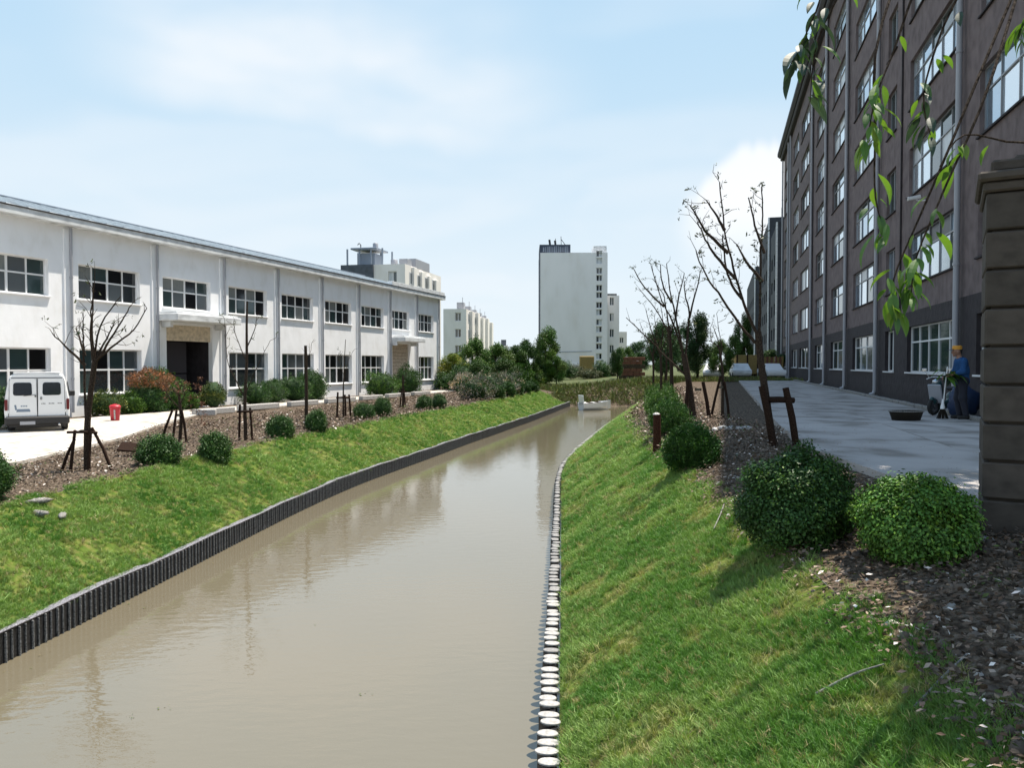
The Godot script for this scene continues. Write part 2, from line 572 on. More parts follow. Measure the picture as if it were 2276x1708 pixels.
# a pruned street tree from polylines in the plane facing the canal, given depth at random
func bare_tree(called: String, label: String, at: Vector3, trunk: Array, tr: Array, limbs: Array, lr: float, leaves: int, group: String, depth := 0.35, tint := Color(0.05, 0.08, 0.03)) -> Node3D:
	var t := thing(called, label, "tree", at, Basis.IDENTITY, group)
	t.set_meta("base_name", called)
	var pts := []
	for p in trunk: pts.append(Vector3(p[0], p[1], 0))
	var b := B.new()
	b.tube(smooth(pts), radii(smooth(pts).size(), tr[0] * 0.88, tr[1] * 0.85), 12)
	obj("trunk", b, mats.bark, t)
	var tw := B.new()
	var lv := []
	var lt := []
	for l in limbs:
		var q := []
		var z := rng.randf_range(-depth, depth)
		var z0 := 0.0
		if l[0] is float: z0 = l[0]
		for k in l.size():
			q.append(Vector3(l[k][0], l[k][1], z * k / (l.size() - 1.0) + z0))
		var s := smooth(q)
		for k in range(2, s.size() - 1): s[k] += Vector3(rng.randfn(), rng.randfn(), rng.randfn()) * 0.006
		var lb := B.new()
		lb.tube(s, radii(s.size(), lr * rng.randf_range(0.68, 0.92), lr * 0.24), 8)
		obj("limb", lb, mats.bark, t)
		for k in range(int(s.size() * 0.3), s.size()):
			if rng.randf() < 0.75:
				var d := ((s[k] - s[maxi(k - 1, 0)]) as Vector3).normalized()
				d = (d + Vector3(rng.randfn(), rng.randfn() * 0.6 + 0.2, rng.randfn()) * 0.75).normalized()
				var ln := rng.randf_range(0.12, 0.42)
				var e: Vector3 = s[k] + d * ln
				var m: Vector3 = s[k] + d * ln * 0.5 + Vector3(rng.randfn(), rng.randfn(), rng.randfn()) * 0.03
				tw.tube([s[k], m, e], [0.007, 0.005, 0.0025], 4, false)
				if rng.randf() < 0.55:
					var d2 := (d + Vector3(rng.randfn(), rng.randfn(), rng.randfn()) * 0.8).normalized()
					tw.tube([m, m + d2 * ln * 0.5], [0.004, 0.002], 4, false)
					lv.append(m + d2 * ln * 0.5)
				lv.append(e)
	var w := obj("twigs", tw, mats.bark, t)
	w.set_meta("kind", "stuff")
	if leaves > 0 and lv.size() > 0:
		var xf := []
		for i in leaves:
			var p: Vector3 = lv[rng.randi() % lv.size()]
			p += Vector3(rng.randfn(), rng.randfn() - 0.4, rng.randfn()) * 0.035
			xf.append(Transform3D(Basis(Vector3(rng.randfn(), rng.randfn(), rng.randfn()).normalized(), rng.randf() * TAU).scaled(Vector3.ONE * rng.randf_range(0.7, 1.3)), p))
			lt.append(leaf_tint(tint, 0.5, 0.3))
		scatter("leaves", leaf_cluster("sparse", 3, 0.075, 0.026, 0.05), leafmat("leaf_tree", 0.5, 0.4), xf, lt, t)
	return t

func smooth(p: Array) -> Array:
	if p.size() < 3:
		return [p[0], (p[0] as Vector3).lerp(p[1], 0.35), (p[0] as Vector3).lerp(p[1], 0.7), p[1]]
	var o := []
	for k in p.size() - 1:
		var a: Vector3 = p[maxi(k - 1, 0)]
		var b: Vector3 = p[k]
		var c: Vector3 = p[k + 1]
		var d: Vector3 = p[mini(k + 2, p.size() - 1)]
		for j in 4: o.append(b.cubic_interpolate(c, a, d, j / 4.0))
	o.append(p[-1])
	return o

func radii(n: int, a: float, b: float) -> Array:
	var o := []
	for k in n: o.append(lerpf(a, b, pow(float(k) / (n - 1), 0.8)))
	return o

func stakes(label: String, at: Vector3, h: float, r: float, feet: Array, rail: float, group: String, tops := []) -> Node3D:
	var t := thing("tree_stakes", label, "tree stake", at, Basis.IDENTITY, group)
	for k in feet.size():
		var f: Vector3 = feet[k]
		var b := B.new()
		var top: Vector3 = tops[k] if k < tops.size() else f * Vector3(0.35, 0, 0.35) + Vector3(0, h, 0)
		b.tube([f - Vector3(0, 0.15, 0), f.lerp(top, 0.5) + Vector3(0.006, 0, 0.004), top], [r, r * 0.96, r * 0.9], 9)
		obj("stake", b, mats.stake, t)
	if rail > 0.0:
		var b := B.new()
		b.tube([Vector3(-rail, h * 0.84, 0.075), Vector3(0, h * 0.845, 0.08), Vector3(rail, h * 0.83, 0.075)], [r * 0.85, r * 0.9, r * 0.8], 9)
		obj("cross_rail", b, mats.stake, t)
	var tie := B.new()
	for k in 3: tie.lathe(Vector3(0, h * 0.84 + k * 0.02 - 0.02, 0), [[0.085, 0], [0.092, 0.01], [0.085, 0.02]], 12)
	obj("rope_tie", tie, mats.rope, t)
	return t

# ------------------------------------------------------------------ bodies: smooth union of tapered capsules, meshed as surface nets
func capsule_mesh(b: B, bones: Array, cell: float, k: float) -> void:  # bones: [from, to, r0, r1]
	var lo := Vector3.ONE * 1e6
	var hi := -lo
	for q in bones:
		for e in 2:
			var r: float = q[2 + e]
			lo = lo.min((q[e] as Vector3) - Vector3.ONE * (r + 3 * cell)); hi = hi.max((q[e] as Vector3) + Vector3.ONE * (r + 3 * cell))
	var nn := Vector3i(((hi - lo) / cell).ceil()) + Vector3i.ONE
	var f := PackedFloat32Array()
	f.resize(nn.x * nn.y * nn.z)
	f.fill(1.0)
	for q in bones:
		var a: Vector3 = q[0]
		var e: Vector3 = q[1]
		var r0: float = q[2]
		var r1: float = q[3]
		var m := maxf(r0, r1) + k + 2 * cell
		var i0 := Vector3i(((a.min(e) - Vector3.ONE * m - lo) / cell).floor()).clamp(Vector3i.ZERO, nn - Vector3i.ONE)
		var i1 := Vector3i(((a.max(e) + Vector3.ONE * m - lo) / cell).ceil()).clamp(Vector3i.ZERO, nn - Vector3i.ONE)
		var ae := e - a
		var l2 := maxf(ae.length_squared(), 1e-9)
		for z in range(i0.z, i1.z + 1):
			for y in range(i0.y, i1.y + 1):
				for x in range(i0.x, i1.x + 1):
					var p := lo + Vector3(x, y, z) * cell
					var t := clampf((p - a).dot(ae) / l2, 0, 1)
					var d := p.distance_to(a + ae * t) - lerpf(r0, r1, t)
					var at := (z * nn.y + y) * nn.x + x
					var g := f[at]
					var hh := maxf(k - absf(d - g), 0.0) / k
					f[at] = minf(d, g) - hh * hh * k * 0.25
	var ids := {}
	var st := [1, nn.x, nn.x * nn.y]
	for z in nn.z - 1:
		for y in nn.y - 1:
			for x in nn.x - 1:
				var at := (z * nn.y + y) * nn.x + x
				var neg := 0
				for c in 8:
					if f[at + (c & 1) + (c >> 1 & 1) * nn.x + (c >> 2) * st[2]] < 0: neg += 1
				if neg == 0 or neg == 8: continue
				var s := Vector3.ZERO
				var cnt := 0
				for c in 8:
					for ax in 3:
						if c >> ax & 1: continue
						var c2 := c | (1 << ax)
						var va := f[at + (c & 1) + (c >> 1 & 1) * nn.x + (c >> 2) * st[2]]
						var vb := f[at + (c2 & 1) + (c2 >> 1 & 1) * nn.x + (c2 >> 2) * st[2]]
						if (va < 0) != (vb < 0):
							var pa := Vector3(c & 1, c >> 1 & 1, c >> 2)
							pa[ax] = va / (va - vb)
							s += pa; cnt += 1
				var g := Vector3(f[at + 1] - f[at], f[at + nn.x] - f[at], f[at + st[2]] - f[at])
				ids[at] = b.vert(lo + (Vector3(x, y, z) + s / cnt) * cell, g.normalized())
	for at in ids:
		for ax in 3:
			var u: int = st[(ax + 1) % 3]
			var w: int = st[(ax + 2) % 3]
			if (f[at] < 0) == (f[at + st[ax]] < 0): continue
			if not (ids.has(at - u) and ids.has(at - w) and ids.has(at - u - w)): continue
			var q := [ids[at - u - w], ids[at - w], ids[at], ids[at - u]]
			if f[at] < 0: b.ix.append_array(PackedInt32Array([q[0], q[2], q[1], q[0], q[3], q[2]]))
			else: b.ix.append_array(PackedInt32Array([q[0], q[1], q[2], q[0], q[2], q[3]]))

# ------------------------------------------------------------------ sky
func make_sky() -> Sky:
	var w := 1280
	var h := 640
	var im := Image.create(w, h, false, Image.FORMAT_RGBF)
	var f := FastNoiseLite.new()
	f.seed = 11; f.frequency = 0.9; f.fractal_octaves = 5; f.noise_type = FastNoiseLite.TYPE_SIMPLEX_SMOOTH
	var g := FastNoiseLite.new()
	g.seed = 23; g.frequency = 1.3; g.fractal_octaves = 4; g.noise_type = FastNoiseLite.TYPE_SIMPLEX_SMOOTH
	var top := Vector3(0.15, 0.37, 0.76)
	var mid := Vector3(0.54, 0.76, 0.95)
	var low := Vector3(0.85, 0.94, 1.0)
	for y in h:
		var el := PI * (0.5 - (y + 0.5) / h)
		for x in w:
			if el < -0.03:
				im.set_pixel(x, y, Color(0.34, 0.35, 0.33)); continue
			var az := TAU * ((x + 0.5) / w)
			if az > PI: az -= TAU
			var e := clampf(el / (PI / 2), 0, 1)
			var c := low.lerp(mid, smoothstep(0.0, 0.26, e)).lerp(top, smoothstep(0.20, 0.8, e))
			var dir := Vector3(sin(az) * cos(el), sin(el), -cos(az) * cos(el))
			# cirrus sheets drawn out sideways on a layer overhead
			var pl := Vector3(dir.x, 0.0, dir.z) / (maxf(dir.y, 0.0) + 0.22)
			var warp := f.get_noise_3d(pl.x * 0.6, 3.0, pl.z * 0.6) * 0.8
			var ci := f.get_noise_3d(pl.x * 0.45 + warp, 0.0, pl.z * 1.35 + warp * 0.6)
			var veil := smoothstep(-0.18, 0.42, ci) * 0.62
			# the long band with the sharper lower edge
			var be := 0.285 - 0.10 * (az + 0.32) + 0.012 * g.get_noise_2d(az * 6.0, 4.0)
			var band := smoothstep(be - 0.016, be + 0.035, el) * (1 - smoothstep(be + 0.07, be + 0.24, el)) * smoothstep(-0.58, -0.36, az) * (1 - smoothstep(-0.12, 0.14, az))
			# heaped clouds low down
			var cu := g.get_noise_3d(dir.x * 2.2, dir.y * 4.4, dir.z * 2.2) + 0.28 * g.get_noise_3d(dir.x * 9.0, dir.y * 12.0, dir.z * 9.0)
			var heap := smoothstep(0.10, 0.22, cu - absf(e - 0.12) * 1.6) * 0.9
			if az > -0.75 and az < 0.75:
				var m := 0.275 - pow(maxf(0.0, 0.33 - az) / 0.13, 2.0) * 0.085 + 0.03 * g.get_noise_2d(az * 11.0, 9.0) + 0.012 * g.get_noise_2d(az * 40.0, 3.0)
				heap = smoothstep(0.0, 0.02, m - el) * smoothstep(0.2, 0.25, az) * 0.8 * smoothstep(0.09, 0.2, el)
				veil *= 0.55
			veil = maxf(veil, band * (0.62 + 0.45 * g.get_noise_2d(az * 3.0, el * 9.0)))
			c = c.lerp(Vector3(0.92, 0.97, 1.02), clampf(veil, 0, 0.85))
			c = c.lerp(Vector3(1.06, 1.07, 1.08), heap)
			im.set_pixel(x, y, Color(c.x, c.y, c.z))
	var p := PanoramaSkyMaterial.new()
	p.panorama = ImageTexture.create_from_image(im)
	var s := Sky.new()
	s.sky_material = p
	return s

const BL_O := Vector3(-20.89, 1.40, -22.3)
const BR_O := Vector3(29.58, 2.12, -84.0)

func _ready() -> void:
	var cam := Camera3D.new()
	cam.name = "camera"
	cam.position = Vector3(0, EYE, 0)
	cam.rotation_degrees = Vector3(-1.45, 0, 0)
	cam.fov = 53.19
	cam.near = 0.1
	cam.far = 4000.0
	add_child(cam)
	cam.current = true
	var env := Environment.new()
	env.background_mode = Environment.BG_SKY
	env.sky = make_sky()
	env.background_energy_multiplier = 0.585
	env.tonemap_mode = Environment.TONE_MAPPER_LINEAR
	env.tonemap_exposure = 1.7
	env.sdfgi_enabled = true
	env.ssao_enabled = true
	env.ssil_enabled = true
	var we := WorldEnvironment.new()
	we.name = "sky_environment"
	we.environment = env
	add_child(we)
	var sun := DirectionalLight3D.new()
	sun.name = "sun"
	var el := deg_to_rad(68.5)
	sun.basis = Basis.looking_at(-Vector3(0.80 * cos(el), sin(el), -0.60 * cos(el)), Vector3(0, 0, -1))
	sun.light_energy = 1.6
	sun.light_color = Color(1.0, 0.96, 0.9)
	sun.light_angular_distance = 0.5
	sun.shadow_enabled = true
	add_child(sun)

	rng.seed = 4711
	nz.seed = 5; nz.frequency = 0.01; nz.fractal_octaves = 3
	make_materials()
	make_ground()
	make_canal()
	make_roads()
	make_left_building()
	make_right_building()
	make_far_buildings()
	make_plants_left()
	make_plants_right()
	make_far_plants()
	make_near_tree()
	make_gate_pier()
	make_van()
	make_person()
	make_small_things()
	make_grass()
	make_litter()

func make_materials() -> void:
	var grey := noise_tex("grey", 512, 3, 0.012, [[0.0, Color(0.72, 0.72, 0.72)], [0.5, Color(0.9, 0.9, 0.9)], [1.0, Color(1, 1, 1)]])
	var rough := noise_tex("rough", 512, 8, 0.03, [[0.25, Color(0.5, 0.5, 0.5)], [0.5, Color(0.8, 0.8, 0.8)], [0.75, Color(1, 1, 1)]])
	var streak := noise_tex("streak", 512, 9, 0.02, [[0.12, Color(0.955, 0.95, 0.94)], [0.4, Color(0.987, 0.987, 0.985)], [0.62, Color(1, 1, 1)]], 5)
	var soil := noise_tex("soil", 1024, 5, 0.02, [[0.2, Color(0.20, 0.165, 0.13)], [0.45, Color(0.37, 0.32, 0.27)], [0.6, Color(0.48, 0.43, 0.37)], [0.8, Color(0.63, 0.58, 0.52)]], 6)
	var turf := noise_tex("turf", 1024, 6, 0.014, [[0.2, Color(0.22, 0.25, 0.11)], [0.42, Color(0.29, 0.36, 0.14)], [0.58, Color(0.35, 0.41, 0.17)], [0.72, Color(0.45, 0.43, 0.25)], [0.85, Color(0.52, 0.46, 0.33)]], 6)
	var conc := noise_tex("conc", 1024, 7, 0.008, [[0.18, Color(0.60, 0.59, 0.57)], [0.36, Color(0.70, 0.695, 0.68)], [0.5, Color(0.755, 0.75, 0.74)], [0.75, Color(0.79, 0.785, 0.775)]], 6)
	var bark := noise_tex("bark", 512, 12, 0.03, [[0.25, Color(0.18, 0.15, 0.13)], [0.5, Color(0.33, 0.29, 0.26)], [0.75, Color(0.48, 0.44, 0.40)]], 5)
	var nrough := normal_tex("nrough", 512, 13, 0.05, 6.0)
	var nfine := normal_tex("nfine", 512, 14, 0.02, 5.0, 6)
	var nwater := normal_tex("nwater", 1024, 15, 0.012, 7.0, 4)
	mat("soil", Color(0.62, 0.60, 0.58), 0.95, soil, Vector3.ONE * 0.55, nrough, 1.2, 0.3)
	mat("turf", Color(0.85, 0.95, 0.75), 0.95, turf, Vector3.ONE * 0.3, nrough, 1.0, 0.3)
	mat("far_ground", Color(0.52, 0.55, 0.45), 0.95, turf, Vector3.ONE * 0.05)
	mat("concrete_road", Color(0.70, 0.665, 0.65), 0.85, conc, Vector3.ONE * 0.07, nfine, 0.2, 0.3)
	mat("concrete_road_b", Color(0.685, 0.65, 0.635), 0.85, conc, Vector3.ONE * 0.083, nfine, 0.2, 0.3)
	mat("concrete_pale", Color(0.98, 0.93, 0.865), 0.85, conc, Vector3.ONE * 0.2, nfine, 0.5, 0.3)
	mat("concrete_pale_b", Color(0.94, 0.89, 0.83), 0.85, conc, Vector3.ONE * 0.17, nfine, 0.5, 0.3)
	mat("plaster_white", Color(0.845, 0.86, 0.885), 0.8, streak, Vector3(0.13, 0.06, 0.13), nfine, 0.1, 0.3)
	mat("fascia", Color(0.80, 0.83, 0.85), 0.45, grey, Vector3(0.2, 0.5, 0.2))
	mat("metal_roof", Color(0.60, 0.66, 0.70), 0.4, grey, Vector3.ONE * 0.3)
	mat("gutter", Color(0.03, 0.03, 0.035), 0.5)
	mat("pipe_grey", Color(0.32, 0.33, 0.36), 0.4)
	mat("frame_white", Color(0.72, 0.73, 0.74), 0.4)
	mat("frame_grey", Color(0.22, 0.23, 0.25), 0.4)
	mat("pane_dark", Color(0.015, 0.019, 0.022), 0.06, null, Vector3.ONE, null, 1, 0.7)
	mat("pane_teal", Color(0.03, 0.05, 0.05), 0.05, null, Vector3.ONE, null, 1, 0.75)
	mat("pane_grey", Color(0.075, 0.085, 0.09), 0.12, null, Vector3.ONE, null, 1, 0.7)
	mat("pane_blind", Color(0.22, 0.235, 0.225), 0.2, grey, Vector3(4.0, 0.1, 4.0), null, 1, 0.7)
	mat("pane_black", Color(0.004, 0.004, 0.005), 0.3, null, Vector3.ONE, null, 1, 0.3)
	mat("pane_blue", Color(0.42, 0.55, 0.66), 0.06, null, Vector3.ONE, null, 1, 0.75)
	mats.pane_blue.metallic = 0.75
	mat("pane_pale", Color(0.78, 0.86, 0.92), 0.1, null, Vector3.ONE, null, 1, 0.7)
	mats.pane_pale.metallic = 0.75
	mat("pane_curtain", Color(0.62, 0.66, 0.68), 0.3, grey, Vector3(3.0, 0.1, 3.0), null, 1, 0.6)
	mat("wall_brown", Color(0.20, 0.16, 0.158), 0.85, grey, Vector3(0.3, 0.2, 0.3), nfine, 0.4, 0.3)
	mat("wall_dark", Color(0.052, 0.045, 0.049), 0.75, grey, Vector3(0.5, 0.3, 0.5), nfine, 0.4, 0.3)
	mat("eave_dark", Color(0.035, 0.032, 0.04), 0.7)
	mat("pier_stone", Color(0.098, 0.083, 0.070), 0.8, grey, Vector3.ONE * 0.9, nfine, 0.15, 0.3)
	mat("pier_stone_b", Color(0.084, 0.072, 0.061), 0.8, grey, Vector3.ONE * 0.8, nfine, 0.15, 0.3)
	mat("tower_wall", Color(0.84, 0.82, 0.81), 0.85, streak, Vector3(0.03, 0.012, 0.03), null, 1, 0.3)
	mat("apartment_wall", Color(0.80, 0.77, 0.73), 0.85, streak, Vector3(0.05, 0.02, 0.05), null, 1, 0.3)
	mat("block_dark", Color(0.045, 0.052, 0.066), 0.8, grey, Vector3.ONE * 0.2)
	mat("apartment_grey", Color(0.10, 0.115, 0.14), 0.8, grey, Vector3.ONE * 0.2)
	mat("navy", Color(0.03, 0.045, 0.075), 0.6)
	mat("louvre", Color(0.20, 0.24, 0.30), 0.5)
	mat("vinyl_black", Color(0.022, 0.022, 0.026), 0.4, rough, Vector3.ONE * 1.5)
	mat("vinyl_rib", Color(0.30, 0.30, 0.30), 0.5, rough, Vector3.ONE * 2.0)
	mat("cap_grey", Color(0.34, 0.33, 0.37), 0.5, rough, Vector3.ONE * 2.0)
	mat("cap_dull", Color(0.30, 0.295, 0.29), 0.7, grey, Vector3.ONE * 3.0)
	mat("cap_white", Color(0.47, 0.46, 0.445), 0.7, grey, Vector3.ONE * 3.0)
	mat("bark", Color(0.46, 0.42, 0.39), 0.9, bark, Vector3(5, 1.2, 5), nrough, 1.0, 0.2)
	mat("stake", Color(0.30, 0.22, 0.19), 0.85, bark, Vector3(7, 1.5, 7), nrough, 0.8, 0.2)
	mat("post_red", Color(0.50, 0.27, 0.21), 0.85, bark, Vector3(7, 1.0, 7), nrough, 0.6, 0.2)
	mat("rope", Color(0.10, 0.085, 0.06), 0.95)
	mat("white_paint", Color(0.78, 0.79, 0.80), 0.3, null, Vector3.ONE, null, 1, 0.5)
	mats.white_paint.clearcoat_enabled = true
	mats.white_paint.clearcoat = 0.6
	mats.white_paint.clearcoat_roughness = 0.08
	mat("black_plastic", Color(0.02, 0.02, 0.022), 0.55, rough, Vector3.ONE * 4.0)
	mat("rubber", Color(0.018, 0.018, 0.018), 0.85)
	mat("red_plastic", Color(0.42, 0.015, 0.03), 0.45)
	mat("lamp_red", Color(0.12, 0.01, 0.012), 0.2)
	mat("chrome", Color(0.55, 0.56, 0.58), 0.25)
	mats.chrome.metallic = 0.9
	mat("blue_cloth", Color(0.04, 0.13, 0.33), 0.8, rough, Vector3.ONE * 5.0, nrough, 0.5, 0.2)
	mat("blue_bag", Color(0.015, 0.045, 0.13), 0.55, rough, Vector3.ONE * 4.0, nrough, 0.8)
	mat("teal_plastic", Color(0.04, 0.12, 0.13), 0.35, rough, Vector3.ONE * 4.0)
	mat("trousers", Color(0.015, 0.017, 0.028), 0.9)
	mat("skin", Color(0.28, 0.15, 0.10), 0.55)
	mat("hair", Color(0.012, 0.011, 0.01), 0.7)
	mat("orange_cloth", Color(0.62, 0.28, 0.03), 0.7)
	mat("straw", Color(0.12, 0.10, 0.04), 0.9, bark, Vector3.ONE * 6.0)
	mat("rust_panel", Color(0.40, 0.33, 0.25), 0.85, soil, Vector3(0.5, 1.2, 0.5), nrough, 0.6)
	mat("ochre", Color(0.42, 0.30, 0.10), 0.85, rough, Vector3.ONE * 1.0)
	mat("brick_red", Color(0.30, 0.12, 0.07), 0.85, rough, Vector3.ONE * 2.0, nrough, 0.6)
	mat("stone_white", Color(0.72, 0.70, 0.67), 0.8, rough, Vector3.ONE * 2.0, nrough, 0.7)
	mat("stone_grey", Color(0.36, 0.35, 0.33), 0.9, rough, Vector3.ONE * 2.0, nrough, 0.8)
	var w := mat("water", Color(0.148, 0.129, 0.090), 0.03, null, Vector3(0.16, 1.0, 0.42), nwater, 0.085, 1.0)
	w.uv1_triplanar_sharpness = 4.0

func make_ground() -> void:
	struct("grass_bank", strip(-1, span(0.0, 2.1, 14), -6.0, END, 0.35), mats.turf)
	struct("grass_bank", strip(1, span(0.0, 2.15, 14), -6.0, END, 0.35), mats.turf)
	struct("planting_bed", strip(-1, span(2.1, 6.0, 16) + span(7.0, 17.0, 6), -6.0, END, 0.5), mats.soil)
	struct("planting_bed", strip(1, span(2.15, 4.6, 12) + [6.0, 9.0], -6.0, END, 0.4), mats.soil)
	var b := B.new()
	# flat land either side, out to the horizon
	var rows := [-60.0, -6.0, 10.0, 25.0, 40.0, END]
	for side in [-1, 1]:
		var base := b.v.size()
		for d in rows:
			var x0: float = xl(d) - 16.9 if side < 0 else xr(d) + 8.9
			for k in 4:
				b.vert(V(lerpf(x0, 1500.0 * side, [0.0, 0.04, 0.3, 1.0][k]), 1.33 if side < 0 else 2.06, d), Vector3.UP)
		for r in rows.size() - 1:
			for k in 3:
				var i: int = base + r * 4 + k
				if side < 0: b.ix.append_array(PackedInt32Array([i, i + 1, i + 4, i + 1, i + 5, i + 4]))
				else: b.ix.append_array(PackedInt32Array([i, i + 4, i + 1, i + 1, i + 4, i + 5]))
	struct("ground", b, mats.far_ground)
	struct("end_bank", grid(span(-18.0, 36.0, 108), span(END, END + 12.0, 24)), mats.soil)
	var g := B.new()
	var xs := [-1500.0, -300.0, -60.0, -18.0, 0.0, 8.0, 14.0, 20.0, 36.0, 80.0, 300.0, 1500.0]
	var ds := [END + 12.0, 90.0, 150.0, 400.0, 1200.0, 3000.0]
	for d in ds:
		for x in xs: g.vert(V(x, lerpf(1.36, 2.09, smoothstep(xl(END), xr(END) + 4.0, x)) - 0.02, d), Vector3.UP)
	for r in ds.size() - 1:
		for k in xs.size() - 1:
			var i := r * xs.size() + k
			g.ix.append_array(PackedInt32Array([i, i + xs.size(), i + 1, i + 1, i + xs.size(), i + xs.size() + 1]))
	struct("ground", g, mats.far_ground)
	var g2 := B.new()
	for s in [-1.0, 1.0]:
		var x0 := -18.0 if s < 0 else 36.0
		g2.quad(V(x0, 1.35 if s < 0 else 2.07, END), V(x0 + s * 1480, 1.34 if s < 0 else 2.06, END), V(x0 + s * 1480, 1.34 if s < 0 else 2.06, END + 12), V(x0, 1.34 if s < 0 else 2.06, END + 12))
	struct("ground", g2, mats.far_ground)

func make_canal() -> void:
	var b := B.new()
	var ds := span(-6.0, 70.0, 152)
	for d in ds:
		for k in 9:
			b.vert(V(lerpf(xl(d) - 0.05, xr(d) + 0.05, k / 8.0), 0, d), Vector3.UP)
	for r in ds.size() - 1:
		for k in 8:
			var i := r * 9 + k
			b.ix.append_array(PackedInt32Array([i, i + 9, i + 1, i + 1, i + 9, i + 10]))
	struct("water", b, mats.water)
	# left: black vinyl sheet piles, each with its own ribs
	var t := thing("canal_wall", "black ribbed sheet pile wall holding up the left grass bank", "retaining wall")
	var pitch := 0.22
	var pile := B.new()
	pile.box(Vector3(0, 0.0, 0.0), Vector3(pitch - 0.004, 0.72, 0.03))
	var ribs := B.new()
	ribs.box(Vector3(-pitch * 0.5 + 0.012, 0.0, 0.028), Vector3(0.016, 0.70, 0.032), Basis.IDENTITY, 0.005)
	ribs.box(Vector3(0.005, 0.0, 0.026), Vector3(0.011, 0.70, 0.026), Basis.IDENTITY, 0.004)
	var pm := pile.mesh()
	var rm := ribs.mesh()
	var far_pile := B.new()
	var far_rib := B.new()
	var d := 3.0
	while d < END + 2.5:
		var p := V(xl(d), 0.0, d)
		var q := V(xl(d + pitch), 0.0, d + pitch)
		var ax := (q - p).normalized()
		var z := ax.cross(Vector3.UP)
		var ba := Basis(ax, Vector3.UP, z).orthonormalized()
		var at := (p + q) * 0.5 + Vector3(0, 0.02 + 0.012 * sin(d * 1.9) + rng.randf_range(-0.004, 0.004), 0) + z * (0.012 * sin(d * 0.7))
		if d < 34.0:
			var s := obj("sheet_pile", pm, mats.vinyl_black, t, at, ba)
			obj("rib", rm, mats.vinyl_rib, s)
		else:
			far_pile.box(at, Vector3(pitch - 0.004, 0.72, 0.03), ba)
			far_rib.box(at + ba * Vector3(-pitch * 0.5 + 0.012, 0, 0.028), Vector3(0.016, 0.70, 0.03), ba)
		d += pitch / sqrt(1.0 + pow((xl(d + 0.1) - xl(d)) / 0.1, 2.0)) 
	obj("distant_piles", far_pile, mats.vinyl_black, t).set_meta("kind", "stuff")
	obj("distant_ribs", far_rib, mats.vinyl_rib, t).set_meta("kind", "stuff")
	d = 3.0
	var ln := 1.1
	while d < END + 2.0:
		var p := V(xl(d), 0.385 + 0.012 * sin(d * 1.9), d)
		var q := V(xl(d + ln), 0.385 + 0.012 * sin((d + ln) * 1.9), d + ln)
		var c := B.new()
		var ax := (q - p).normalized()
		c.box(Vector3(0, rng.randf_range(-0.004, 0.006), -0.035), Vector3(p.distance_to(q) + 0.012, 0.018, 0.13), Basis.IDENTITY, 0.005)
		obj("cap_strip", c, mats.cap_grey, t, (p + q) * 0.5, Basis(ax, Vector3.UP, ax.cross(Vector3.UP)).orthonormalized())
		d += ln
	# right: piles whose rounded heads show white from above
	t = thing("canal_wall", "dark sheet pile wall with rounded white heads along the right grass bank", "retaining wall")
	pitch = 0.172
	var body := B.new()
	body.tube([Vector3(0, -0.36, 0), Vector3(0, 0.335, 0)], [0.072, 0.072], 8)
	body.box(Vector3(pitch / 2, -0.02, -0.05), Vector3(pitch * 0.6, 0.68, 0.05))
	var heads := []
	for k in 4:
		var hd := B.new()
		hd.lathe(Vector3(0, 0.335, -0.02 * (k % 2)), [[0.058, 0], [0.063, 0.004], [0.063, 0.014], [0.059, 0.018 + 0.002 * k], [0.0, 0.019 + 0.002 * k]], 14, Vector2(0.98 - 0.04 * k, 1.45 - 0.1 * (k % 3)))
		heads.append(hd.mesh())
	var bm := body.mesh()
	var fb := B.new()
	var fh := B.new()
	d = 3.0
	while d < END + 2.5:
		var p := V(xr(d) - 0.11, 0.0, d)
		var q := V(xr(d + pitch) - 0.11, 0.0, d + pitch)
		var ax := (p - q).normalized()
		var ba := Basis(ax, Vector3.UP, ax.cross(Vector3.UP)).orthonormalized()
		var at := (p + q) * 0.5 + Vector3(rng.randf_range(-0.012, 0.012), rng.randf_range(-0.02, 0.012), 0)
		if d < 28.0:
			var s := obj("sheet_pile", bm, mats.vinyl_black, t, at, ba)
			obj("pile_head", heads[rng.randi() % 4], mats.cap_white if d < 9.5 + rng.randf() * 2.0 and rng.randf() < 0.8 else mats.cap_dull, s, Vector3(0, 0, 0), Basis(Vector3.UP, rng.randf_range(-0.08, 0.08)) * Basis.from_scale(Vector3(1, 1, clampf(1.35 - d * 0.04, 0.7, 1.1))))
		else:
			fb.box(at, Vector3(pitch - 0.02, 0.66, 0.12), ba)
			fh.box(at + Vector3(0, 0.352, 0), Vector3(pitch - 0.04, 0.03, 0.17), ba, 0.01)
		d += pitch / sqrt(1.0 + pow((xr(d + 0.1) - xr(d)) / 0.1, 2.0))
	obj("distant_piles", fb, mats.vinyl_black, t).set_meta("kind", "stuff")
	obj("distant_heads", fh, mats.cap_dull, t).set_meta("kind", "stuff")

const RL := [[2.0, 4.2], [9.3, 4.3], [12.9, 4.75], [23.6, 7.7], [62.0, 18.3]]
const RK := [[2.0, 6.6], [17.0, 10.45], [24.4, 12.5], [46.5, 18.5], [62.0, 22.7]]
const LN := [[2.0, -10.1], [15.7, -10.5], [20.9, -10.9], [29.9, -13.0], [33.5, -13.2], [37.0, -12.2], [42.0, -10.4], [62.0, -3.9]]

